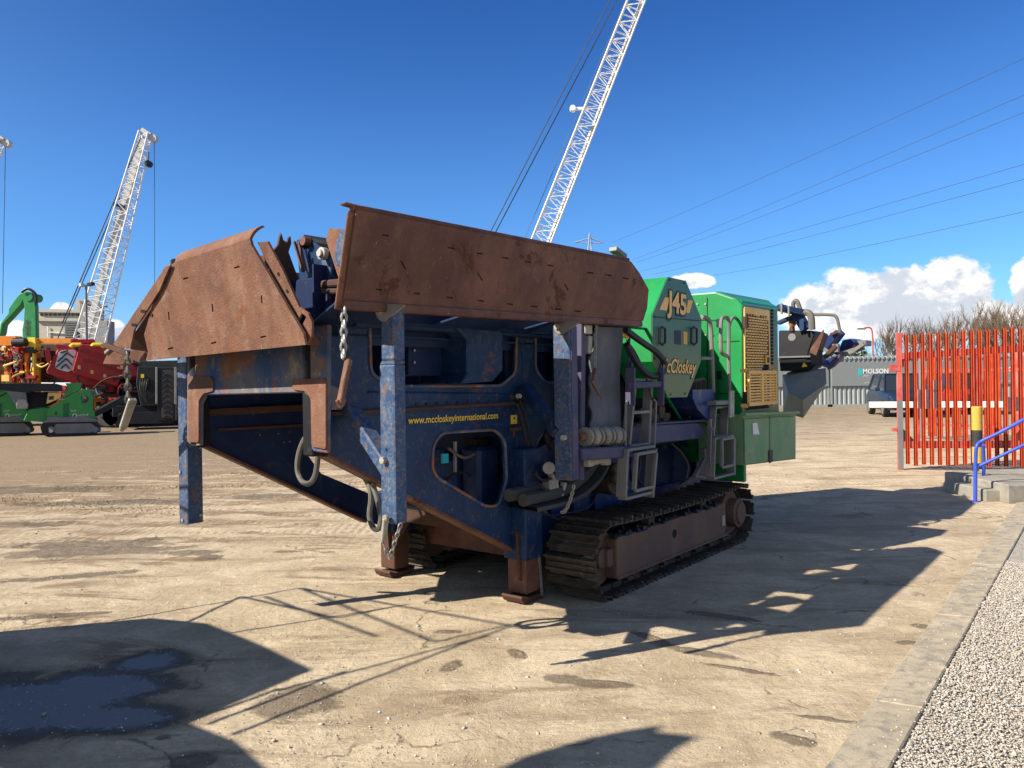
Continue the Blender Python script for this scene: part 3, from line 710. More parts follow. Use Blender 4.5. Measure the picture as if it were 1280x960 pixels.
# deck beam, blue guard, pipes
mb = M_(); a = V(783, 545, .12); b = V(890, 541, .12)
mb.slab([V(790, 533, .12), V(872, 529, .12), V(879, 534, .12), V(879, 548, .12), V(790, 557, .12)], NV, .08); mb.bar(V(783, 531, .2), V(895, 524, .2), .2, .02); dbm = mb.build('deck_beam', 'purple', crusher, .006)
mb = M_(); mb.slab([V(866, 487, .08), V(893, 486.5, .08), V(893, 524, .08), V(884, 524, .08), V(872, 512, .08), V(866, 498, .08)], NV, .3); mb.build('blue_guard', 'blue_clean', crusher, .006)
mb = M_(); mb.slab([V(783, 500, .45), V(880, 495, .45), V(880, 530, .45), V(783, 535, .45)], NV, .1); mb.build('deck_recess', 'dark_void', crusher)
mb = M_()
for k in range(5):
    x = 862 + k * 3.2; pts = [V(x, 490, .35 + .02 * k), V(x + 1, 482 - k, .33), V(x + 4, 476 - k * .7, .3), V(x + 7, 478, .33), V(x + 7, 489, .36)]
    mb.tube(spl(pts, 5), .016, 8)
mb.build('pipe_bundle', 'hose', crusher, smooth=True)
random.seed(3)
mb = M_()
for k in range(26):
    x = random.uniform(800, 880); y = random.uniform(505, 528); v = random.uniform(.2, .42)
    p = V(x, y, v); q = p + Vector((random.uniform(-.25, .3), random.uniform(-.1, .1), random.uniform(-.1, .12)))
    mb.tube(spl([p, (p + q) / 2 + Vector((0, 0, random.uniform(-.06, .08))), q], 4), random.uniform(.008, .022), 6)
for k in range(9):
    p = V(random.uniform(795, 875), random.uniform(512, 528), .3); mb.box(p, (random.uniform(.05, .16), .08, random.uniform(.05, .12)))
mb.build('pipework', 'track', crusher)
# gusset strut below the guard panel
M_().bar(V(833, 495, .3), V(850, 523, .3), .02, .02).build('stay_rod', 'green', crusher)

# rubber curtain, roller, frame left of the ladder
cur = M_(); n = 14
TL_, TR_, BL_, BR_ = V(746, 404, .14), V(783, 404, .14), V(738, 540, .14), V(774, 540, .14)
top = []; nn = 16
for i in range(nn + 1):
    t = i / nn
    for j in range(11):
        s = j / 10
        p = TL_.lerp(TR_, s).lerp(BL_.lerp(BR_, s), t)
        e = .02 * math.sin(i * 1.9 + 1) * (1 if j == 0 else 0) + .008 * math.sin(i * 5.)* (1 if j == 0 else 0)
        p = p + Vector((e, .012 * math.sin(s * 7 + t * 3) + .02 * math.sin(t * 4), 0)); top.append(p)
mv = len(top); vs = top + [p + Vector((0, .015, 0)) for p in top]; fs = []
for i in range(nn):
    for j in range(10):
        a = i * 11 + j; fs.append((a, a + 1, a + 12, a + 11)); fs.append((mv + a, mv + a + 11, mv + a + 12, mv + a + 1))
    a = i * 11; fs.append((a, a + 11, mv + a + 11, mv + a)); a += 10; fs.append((a, mv + a, mv + a + 11, a + 11))
cur.add(vs, fs); cur.build('rubber_curtain', 'belt_grey', crusher, smooth=True)
M_().chain(V(745, 405, .1), V(744, 460, .1), .03, .005).build('chain', 'steel', crusher)
mb = M_(); mb.bar(V(744, 460, .1), V(741, 475, .1), .03, .012); mb.bar(V(739, 476, .1), V(749, 494, .1), .02, .015); mb.tube(spl([V(745, 488, .1), V(751, 495, .1), V(751, 504, .1)], 4), .005, 6); mb.build('shackle', 'rust', crusher, .003)
mb = M_(); a, b = V(726, 546, .06), V(778, 544, .06)
mb.cyl(a - Vector((.03, 0, 0)), b + Vector((.03, 0, 0)), .03, 12); rl = mb.build('roller_shaft', 'rust', crusher)
mb = M_()
for k in range(7):
    c = a.lerp(b, .16 + .13 * k); mb.cyl(c - Vector((.045, 0, 0)), c + Vector((.0, 0, 0)), .06 if k % 2 else .078, 14, r2=.078 if k % 2 else .06)
mb.build('roller', 'roller', rl, .006)
mb = M_(); mb.bar(V(722, 568, .02), V(786, 564, .02), .09, .09); mb.build('cross_tube', 'purple', crusher, .008)
mb = M_(); mb.bar(V(726, 405, .16), V(724, 600, .16), .06, .06, up=(1, 0, 0)); mb.bar(V(789, 452, .1), V(781, 560, .1), .03, .04, up=(1, 0, 0)); mb.bar(V(787, 410, .12), V(785, 460, .12), .02, .02, up=(1, 0, 0)); mb.build('upright', 'purple', crusher, .005)
mb = M_(); mb.box(V(731, 412, .15), (.10, .08, .07)); mb.bar(V(733, 420, .17), V(732, 442, .17), .09, .05, up=(1, 0, 0)); mb.build('clamp_block', 'hub', crusher, .006)
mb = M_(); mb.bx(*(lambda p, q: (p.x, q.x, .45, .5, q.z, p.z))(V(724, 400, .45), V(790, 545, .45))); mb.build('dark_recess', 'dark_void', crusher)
# black hydraulic hose beside the curtain and the thin one
hose([V(x, y, .0) for x, y in [(782, 412), (792, 420), (806, 430), (820, 440), (830, 452), (829, 464), (820, 470), (808, 466), (795, 452), (783, 430)]], .028, 'hose_black')
hose([V(x, y, .0) for x, y in [(783, 425), (794, 440), (806, 466), (815, 500)]], .006, 'hose_black')
mb = M_(); p = V(781, 418, .05); mb.cyl(p, p + Vector((0, -.03, 0)), .035, 14); mb.build('hose_fitting', 'yellow', crusher)
# purple bracket of the upper ladder
mb = M_(); mb.bar(V(788, 460, -.02), V(788, 507, -.02), .085, .02, up=(1, 0, 0)); mb.bar(V(826, 460, -.02), V(826, 507, -.02), .06, .02, up=(1, 0, 0)); mb.bar(V(786, 482, -.02), V(828, 480, -.02), .03, .05); mb.build('ladder_bracket', 'purple', crusher, .004)

# ladders
def ladder(p_tl, p_tr, p_bl, p_br, v, steps, dep=.12, name='ladder'):
    mb = M_(); tl, tr, bl, br = (V(*p, v) for p in (p_tl, p_tr, p_bl, p_br))
    for a, b in ((tl, bl), (tr, br)):
        a2, b2 = a.copy(), b.copy()
        mb.add([(a.x - .014, v, a.z), (a.x + .014, v, a.z), (a.x + .014, v + dep, a.z), (a.x - .014, v + dep, a.z), (b.x - .014, v, b.z), (b.x + .014, v, b.z), (b.x + .014, v + dep, b.z), (b.x - .014, v + dep, b.z)],
               [(0, 3, 2, 1), (4, 5, 6, 7), (0, 1, 5, 4), (1, 2, 6, 5), (2, 3, 7, 6), (3, 0, 4, 7)][::1])
    for k in range(steps):
        t = k / (steps - 1) if steps > 1 else 0
        a, b = tl.lerp(bl, t), tr.lerp(br, t)
        mb.bx(a.x + .012, b.x - .012, v + .004, v + dep - .004, a.z - .025, a.z)
    return mb
l1 = ladder((796, 473), (816, 473), (788, 556), (812, 556), .02, 3, .08).build('ladder', 'galv', crusher, .003)
ladder((786, 561), (821, 561), (783, 622), (817, 622), -.06, 2, .09).build('fold_down_step', 'galv', l1, .003)
ladder((798, 566), (822, 566), (795, 612), (818, 612), -.10, 2, .035).build('step_frame', 'galv', l1, .003)
mb = M_(); mb.tube([V(784, 505, .0), V(782, 500, .0)] and spl([V(788, 499, 0), V(783, 503, 0), V(782, 512, 0), V(782, 560, 0)], 4), .009, 6); mb.tube(spl([V(817, 499, 0), V(820, 503, 0), V(820, 512, 0), V(818, 560, 0)], 4), .009, 6)
mb.build('grab_rail', 'galv', l1)
mb = M_(); mb.tube([V(778, 560, 0), V(777, 612, 0), V(783, 616, 0)], .008, 6); mb.build('stay_rod', 'galv', l1)
l2 = ladder((896, 508), (911, 508), (893, 545), (909, 545), .02, 2, .08).build('ladder', 'galv', crusher, .003)
ladder((895, 547), (919, 547), (893, 597), (919, 594), -.05, 2, .09).build('fold_down_step', 'galv', l2, .003)
ladder((904, 548), (919, 548), (904, 583), (918, 583), -.09, 2, .03).build('step_frame', 'galv', l2, .003)
mb = M_(); mb.tube([V(888, 524, 0), V(887, 592, 0)], .018, 6); mb.tube(spl([V(893, 535, -.02), V(889, 540, -.02), V(888, 580, -.02), V(892, 587, -.02)], 4), .008, 6); mb.build('stay_rod', 'galv', l2)
mb = M_(); mb.bar(V(882, 570, .2), V(868, 595, .2), .04, .03); mb.bar(V(868, 595, .2), V(886, 598, .2), .04, .03); mb.box(V(881, 566, .2), (.1, .05, .1)); mb.build('tie_plate', 'galv', crusher, .004)
M_().bx(*(lambda p, q: (p.x, q.x, -.02, .2, p.z - .02, p.z + .02))(V(893, 504, 0), V(914, 503, 0))).build('step_plate', 'galv', l2, .003)
# grab rails
mb = M_(); mb.tube(spl([V(877, 396, .12), V(884, 398, .12), V(888, 406, .12), V(889.5, 430, .12), V(891.5, 490, .12)], 5), .022, 8); mb.tube([V(875, 448, .12), V(890, 448, .12)], .016, 8); mb.build('grab_rail', 'galv', crusher, smooth=True)
mb = M_(); mb.tube(spl([V(909, 445, .05), V(902.5, 441, .05), V(901, 430, .05), V(901.5, 402, .05), V(905, 397, .05), V(909.5, 398, .05), V(911, 408, .05), V(911, 450, .05), V(913, 520, .05)], 5), .02, 8)
mb.tube(spl([V(911, 410, .05), V(914, 400, .05), V(919, 397, .05), V(926, 406, .05)], 4), .016, 8); mb.build('grab_rail', 'galv', crusher, smooth=True)
M_().slab([V(913, 489, -.04), V(918, 488, -.04), V(918, 521, -.04), V(913, 522, -.04)], NV, .02).build('mount_plate', 'hub', crusher, .003)

# belt drum and hoses under the cross tube
mb = M_()
c0_ = V(700, 575, .35)
arc = [V(x, y, .3) for x, y in [(764, 576), (758, 592), (748, 606), (732, 620), (712, 630), (690, 636), (672, 640)]]
A2 = spl(arc, 5); vs = []; 
for p in A2: vs += [p, p + Vector((0, .34, .02))]
vs2 = [p + Vector((-.01, 0, .03)) for p in vs]; k = len(vs)
fs = [(2 * i, 2 * i + 1, 2 * i + 3, 2 * i + 2) for i in range(len(A2) - 1)] + [(k + 2 * i, k + 2 * i + 2, k + 2 * i + 3, k + 2 * i + 1) for i in range(len(A2) - 1)] + [(2 * i, 2 * i + 2, k + 2 * i + 2, k + 2 * i) for i in range(len(A2) - 1)]
mb.add(vs + vs2, fs)
for off in (.10, .2): mb.tube([p + Vector((-.12 * off * 4, off, .05 + off * .35)) for p in A2], .05, 8)
mb.build('return_belt', 'rubber', crusher, smooth=True)
mb = M_(); a, b = V(736, 578, .1), V(757, 574, .1); mb.cyl(a, b, .03, 12); mb.box(a, (.08, .05, .06)); mb.box(b, (.07, .06, .09)); mb.build('hydraulic_valve', 'hub', crusher, .004)
mb = M_(); mb.box(V(688, 608, .42), (.12, .08, .12)); mb.cyl(V(686, 585, .45), V(686, 585, .36), .05, 14); mb.bar(V(688, 592, .4), V(698, 618, .4), .05, .03); mb.bar(V(705, 603, .38), V(700, 620, .38), .05, .03); mb.build('valve_block', 'hub', crusher, .006)
hose([V(x, y, .5) for x, y in [(668, 625), (672, 638), (684, 644), (706, 642), (735, 634), (746, 616), (748, 606)]], .009, 'hose_black')
hose([V(x, y, .45) for x, y in [(690, 560), (684, 545), (690, 530), (700, 500), (698, 480)]], .03, 'black')
hose([V(x, y, .42) for x, y in [(668, 618), (684, 612), (700, 610), (722, 614)]], .012, 'hose')
hose([V(x, y, .5) for x, y in [(840, 555), (852, 566), (860, 582), (858, 598)]], .012, 'hose')
mb = M_()
for k in range(12):
    p = V(random.uniform(766, 782), random.uniform(580, 615), .3); mb.box(p, (.06, .05, .05))
c = V(770, 600, .35); mb.cyl(c, c + Vector((0, .2, 0)), .13, 22); mb.build('drive_motor', 'track', crusher, .008)
M_().cyl(V(838, 583, .75), V(838, 583, 1.0), .22, 26).build('flywheel', 'blue_dark', crusher, .01)

# tracks
def track_path(n, u0, u1, r, zc):
    L = u1 - u0; per = 2 * L + 2 * math.pi * r; out = []
    for i in range(n):
        s = (i + .5) / n * per
        if s < L: out.append(((u0 + s, zc - r), 0.))
        elif s < L + math.pi * r:
            a = (s - L) / r; out.append(((u1 + r * math.sin(a), zc - r * math.cos(a)), a))
        elif s < 2 * L + math.pi * r: out.append(((u1 - (s - L - math.pi * r), zc + r), math.pi))
        else:
            a = (s - 2 * L - math.pi * r) / r; out.append(((u0 - r * math.sin(a), zc + r * math.cos(a)), math.pi + a))
    return out
def make_track(v0, v1, near):
    r = .265; zc = .302; u0, u1 = .13, 2.72
    path = track_path(42, u0, u1, r, zc)
    ch = M_()
    for (x, z), a in path:
        # sag on the top run
        if abs(a - math.pi) < .01: z -= .035 * math.sin(math.pi * (x - u0) / (u1 - u0))
        t = Vector((math.cos(a), 0, math.sin(a))); nrm = Vector((math.sin(a), 0, -math.cos(a)))
        c = Vector((x, 0, z)); hl = .078
        def quad(s0, s1, n0, n1, va, vb):
            P = [c + t * s0 + nrm * n0, c + t * s1 + nrm * n0, c + t * s1 + nrm * n1, c + t * s0 + nrm * n1]
            vs = [(p.x, va, p.z) for p in P] + [(p.x, vb, p.z) for p in P]
            ch.add(vs, [(0, 1, 2, 3), (7, 6, 5, 4), (0, 4, 5, 1), (1, 5, 6, 2), (2, 6, 7, 3), (3, 7, 4, 0)])
        quad(-.068, .066, .010, .020, v0, v1)
        quad(-.062, -.044, .020, .056, v0, v1); quad(-.012, .004, .020, .034, v0 + .01, v1 - .01); quad(.036, .050, .020, .040, v0, v1)
        quad(.060, .085, .0, .012, v0 + .03, v1 - .03)
        for va in (v0 + .13, v1 - .17):
            quad(-.07, .07, -.035, .012, va, va + .04)
    tr = ch.build('track_chain', 'track', crusher)
    vf = v0 + .03 if near else v1 - .03
    fa = M_()
    a = V(752, 685, v0 + .02) if near else None
    zA, zB_ = .46, .13
    P = [(u0 + .08, zB_), (u0 + .08, zA - .02), (u0 + .11, zA), (u1 - .42, zA), (u1 - .38, zA - .02), (u1 - .38, zB_)]
    fa.slab([(x, v0 + .03, z) for x, z in P], NV, v1 - v0 - .06)
    f = fa.build('track_frame', 'track_frame', crusher, .015, seg=2)
    if near:
        mb = M_(); c = V(843, 667, v0 + .03); mb.cyl(c, c + Vector((0, -.003, 0)), .04, 18); mb.build('port', 'dark_void', f)
        mb = M_(); mb.slab([(x, v0 + .027, z) for x, z in [(u1 - .48, .24), (u1 - .41, .24), (u1 - .41, .34), (u1 - .48, .34)]], (0, -1, 0), .003); mb.build('data_plate', 'hub', f)
        mb = M_(); mb.bar((u0 + .08, v0 + .024, zB_ + .012), (u1 - .38, v0 + .024, zB_ + .012), .012, .024); mb.build('weld_lip', 'track_frame', f, .002)
    mb = M_()
    for c in (u0, ):
        mb.cyl((c, v0 + .15, zc), (c, v1 - .15, zc), .225, 28); mb.cyl((c, v0 + .1, zc), (c, v1 - .1, zc), .08, 18)
        mb.bar((c, v0 + .10, zc), (c + .3, v0 + .10, zc), .07, .14)
    mb.build('idler', 'track_frame', f, .01)
    mb = M_(); mb.cyl((u1, v0 + .14, zc), (u1, v1 - .14, zc), .225, 24); mb.cyl((u1, v0 + .04, zc), (u1, v1 - .06, zc), .15, 24); mb.cyl((u1, v0 + .015, zc), (u1, v0 + .05, zc), .11, 20)
    for k in range(12):
        an = k * math.pi / 6; mb.cyl((u1 + .13 * math.cos(an), v0 + .03, zc + .13 * math.sin(an)), (u1 + .13 * math.cos(an), v0 + .045, zc + .13 * math.sin(an)), .012, 6)
    mb.build('sprocket', 'track_frame', f, .006)
    mb = M_()
    for k in range(7):
        x = u0 + .38 + k * .32; mb = M_(); mb.cyl((x, v0 + .08, .125), (x, v1 - .08, .125), .075, 16); mb.cyl((x, v0 + .05, .13), (x, v0 + .09, .13), .035, 10); mb.build('track_roller', 'track', f, .004)
    for k in range(2):
        x = u0 + .75 + k * 1.05; mb = M_(); mb.cyl((x, v0 + .1, .49), (x, v1 - .1, .49), .04, 12); mb.bx(x - .05, x + .05, v0 + .08, v0 + .16, .45, .52); mb.build('carrier_roller', 'track', f, .004)
    # caked dirt on the frame top
    mb = M_(); random.seed(5)
    for k in range(130):
        x = random.uniform(u0 + .1, u1 - .45); v = random.uniform(v0 + .03, v1 - .05); s = random.uniform(.012, .04)
        mb.add([(x + dx * s, v + dy * s, zA - .004 + (0 if dz < 0 else s * random.uniform(.4, 1))) for dx, dy, dz in [(-1, -1, -1), (1, -1, -1), (1, 1, -1), (-1, 1, -1), (-.5, -.5, 1), (.5, -.4, 1), (.4, .5, 1), (-.5, .4, 1)]],
               [(4, 5, 6, 7), (0, 1, 5, 4), (1, 2, 6, 5), (2, 3, 7, 6), (3, 0, 4, 7)])
    mb.build('caked_dirt', 'black', f)
make_track(0., .46, True); make_track(1.80, 2.26, False)

# rear: discharge conveyor, magnet and chute
RU = 5.2
mb = M_(); mb.slab([U(x, y, RU) for x, y in [(973, 413), (1013, 413), (1019, 416), (1012, 436), (1008, 452), (973, 452)]], (1, 0, 0), .6); hood = mb.build('magnet_hood', 'black', crusher, .015)
mb = M_(); mb.slab([U(x, y, RU + .01) for x, y in [(973, 437), (1014, 437), (1014, 455), (1009, 462), (975, 464)]], (1, 0, 0), .5); mb.build('magnet_skirt', 'dark_void', hood, .01)
mb = M_(); mb.slab([U(1013, 436, RU - .01), U(1029, 412, RU + .0), U(1029, 418, RU), U(1020, 444, RU - .01), U(1012.5, 441, RU - .01)], (1, 0, 0), .03); mb.build('hood_corner', 'rust_side', hood)
mb = M_(); mb.bar(U(974, 446.5, RU - .02), U(1013, 445.5, RU - .02), .02, .02); mb.build('strip', 'mid_grey', hood)
mb = M_(); P = [U(1002, 459, RU - .005), U(1005, 453, RU - .005), U(1009.5, 458, RU - .005)]; mb.slab(P, (-1, 0, 0), .003); mb.build('warning_triangle', 'yellow_clean', hood)
mb = M_(); p = U(990, 421.5, RU - .004); mb.cyl(p, p - Vector((.004, 0, 0)), .05, 16); mb.build('badge', 'mid_grey', hood)
# gantry
mb = M_(); a, b = U(972, 384, RU - .2), U(1006, 392, RU + .0); mb.bar(a, b, .16, .08); mb.bar(U(973, 404, RU), U(998, 393, RU), .1, .05); mb.bar(U(996, 392, RU), U(1008, 412, RU), .12, .12); gan = mb.build('magnet_gantry', 'blue_dark', crusher, .008)
mb = M_(); mb.tube(spl([U(x, y, RU + .05) for x, y in [(992, 388), (991.5, 380), (994, 376), (997, 378), (1001, 389)]], 5), .03, 8)
mb.tube(spl([U(x, y, RU - .05) for x, y in [(1002, 391), (1010, 391), (1014, 397), (1015, 412)]], 5), .045, 8)
mb.tube(spl([U(x, y, RU + .3) for x, y in [(1012, 393), (1038, 393.5), (1045, 396), (1048, 404), (1050, 416)]], 5), .02, 8)
mb.build('guide_tube', 'hose', gan, smooth=True)
mb = M_(); mb.chain(U(993, 400, RU), U(989, 413, RU), .09, .02); mb.chain(U(989, 401, RU), U(991, 413, RU), .09, .02); mb.build('chain', 'rust', gan)
for k, (x, y) in enumerate([(977, 386), (986, 389)]):
    mb = M_(); p = U(x, y, RU - .3); mb.box(p, (.03, .02, .14)); mb.build('bracket', 'galv', gan)
# grey discharge chute, a folded steel box
ck = 5.0
def cp(x, y, u=ck): return U(x, y, u)
a, b, c, d = cp(985.5, 490.5, 4.9), cp(1007, 466, 5.15), cp(1033, 479.5, 4.9), cp(1004, 500, 4.65)
e, f, g_ = cp(979, 516, 5.1), cp(1004, 522.5, 4.75), cp(1032, 460, 5.3)
h_, i_ = cp(978, 468, 5.4), cp(1014, 455, 5.5)
mb = M_(); vs = [a, b, c, d, e, f, g_, h_, i_]; k = len(vs); vs2 = [v + Vector((.35, .1, 0)) for v in vs]
fs = [(0, 1, 2, 3), (0, 3, 5, 4), (3, 2, 5), (1, 6, 2), (7, 1, 0), (7, 0, 4), (7, 8, 6, 1)]
mb.add(vs + vs2, fs + [tuple(reversed([q + k for q in t])) for t in fs])
mb.build('discharge_chute', 'chute_grey', crusher)
# tail conveyor, further out
TU = 6.2
mb = M_(); mb.slab([U(x, y, TU) for x, y in [(1028, 425), (1045, 412), (1050, 416), (1034, 437), (1029, 436)]], (1, 0, 0), .3); mb.slab([U(x, y, TU) for x, y in [(1014, 441), (1022, 443), (1030, 458), (1018, 452)]], (1, 0, 0), .3); tc = mb.build('tail_conveyor', 'blue_clean', crusher, .01)
mb = M_(); mb.bar(U(1038, 418, TU - .05), U(1052, 413, TU - .05), .04, .03); mb.bar(U(1031, 447, TU), U(1046, 432, TU), .12, .05); mb.build('scraper', 'rust_dark', tc)
mb = M_(); mb.bar(U(1030, 436, TU), U(1045, 446, TU), .05); mb.bar(U(1045, 430, TU), U(1045, 440, TU), .08); mb.build('link', 'mid_grey', tc)

def us(pts, u, t): return M_().slab([U(x, y, u) for x, y in pts], (1, 0, 0), t)
us([(1048, 437), (1053, 425), (1066, 423), (1070, 427), (1065, 435), (1050, 440)], 6.6, .5).build('side_conveyor', 'blue_clean', crusher, .01)
us([(1068, 426), (1083, 425), (1083, 432), (1070, 433)], 6.7, .3).build('conveyor_cover', 'mid_grey', crusher, .01)
mb = M_(); mb.bar(U(1046, 446, 6.4), U(1080, 434, 6.4), .08, .07); mb.bar(U(1068, 438, 6.35), U(1080, 430, 6.35), .06, .05); mb.build('conveyor_arm', 'galv', crusher, .006)
us([(1026, 457), (1038, 447), (1048, 437), (1048, 448), (1034, 460)], 6.5, .3).build('tail_frame', 'blue_clean', crusher, .01)
us([(1034, 456), (1044, 446), (1052, 440), (1050, 447), (1042, 458), (1034, 463)], 6.2, .1).build('red_bracket', 'purple', crusher, .01)

# bolt rows, weld beads, hoses and caked dirt on the chassis
random.seed(41)
for x in range(520, 655, 13):
    mb = M_(); bolts(mb, [V(x, 517 - (x - 411) * .0562 - 5.5, VN)], (0, -1, 0), .009, .008); mb.build('bolt', 'rust_dark', plate_near)
mb = M_()
for a, b in [((646, 545), (648, 672)), ((655, 520), (690, 517)), ((460, 490), (660, 492)), ((652, 395), (655, 500))]:
    A_, B_2 = V(*a, VN - .002), V(*b, VN - .002); n_ = 40
    mb.tube([A_.lerp(B_2, i / n_) + Vector((random.uniform(-.002, .002), 0, random.uniform(-.002, .002))) for i in range(n_ + 1)], .006, 5)
mb.build('weld_bead', 'blue', plate_near)
hose([V(x, y, .54) for x, y in [(646, 503), (652, 520), (657, 545), (660, 575), (664, 610), (668, 640)]], .012, 'hose_black')
hose([V(x, y, .53) for x, y in [(650, 500), (658, 520), (663, 548), (668, 580), (676, 600)]], .010, 'hose_black')
hose([V(x, y, .9) for x, y in [(556, 600), (575, 590), (592, 596), (612, 584), (626, 590)]], .014, 'hose_black')
hose([V(x, y, .85) for x, y in [(560, 560), (580, 572), (600, 566), (622, 578)]], .012, 'hose')
hose([V(x, y, .4) for x, y in [(668, 590), (676, 600), (690, 598), (700, 588), (720, 590), (740, 584)]], .014, 'hose_black')
hose([V(x, y, .38) for x, y in [(672, 604), (690, 618), (712, 612), (730, 600), (760, 598), (784, 604)]], .012, 'hose_black')
hose([V(x, y, .5) for x, y in [(790, 560), (800, 575), (798, 600), (812, 612)]], .012, 'hose_black')
# mud ledges: crumbs lying on the flat tops of rails and flanges
mb = M_()
def crumbs(a, b, n_, spread, s0, s1):
    for i in range(n_):
        p = a.lerp(b, random.random()) + Vector((0, random.uniform(-spread, spread), 0)); s_ = random.uniform(s0, s1)
        q = [p + Vector((math.cos(t) * s_ * random.uniform(.6, 1.2), math.sin(t) * s_ * random.uniform(.6, 1.2), 0)) for t in (0, 1.6, 3.1, 4.7)]
        top = p + Vector((0, 0, s_ * random.uniform(.4, .9)))
        mb.add(q + [top], [(0, 1, 4), (1, 2, 4), (2, 3, 4), (3, 0, 4)])
crumbs(V(411, 516, VN - .02), V(655, 502, VN - .02), 120, .02, .004, .011)
crumbs(V(724, 561, .02), V(785, 558, .02), 60, .03, .004, .012)
crumbs(Vector((.2, .3, 1.06)) , Vector((2.0, .3, 1.06)), 10, .05, .005, .015)
mb.build('dirt_crumbs', 'roller', crusher)

# panel seams, latches and grab dents on the green housing
mb = M_()
for x in (884,):
    mb.bar(U(x, 372, cu - .002), U(x + .5, 490, cu - .002), .006, .008, up=(0, 1, 0))
mb.bar(U(869, 400, cu - .002), U(898, 400.5, cu - .002), .006, .008); mb.bar((cu - .052, .02, 1.55), (cu - .052, .27, 1.55), .006, .008); mb.bar((cu - .052, .02, 2.1), (cu - .052, .27, 2.1), .006, .008)
mb.build('panel_seam', 'seam', cab)
for z in (1.75, 2.3):
    M_().box((cu - .065, .24, z), (.02, .05, .09)).build('latch', 'black', cab, .004)
for u_, z in ((1.06, 2.3), (1.06, 1.9), (1.2, 2.55)):
    M_().cyl((u_, .2, z), (u_ - .012, .2, z), .012, 6).build('bolt', 'steel', gd)
mb = M_(); mb.bar(V(817, 396, gv - .006), V(876, 401, gv - .006), .004, .006); mb.build('panel_seam', 'seam', gp)
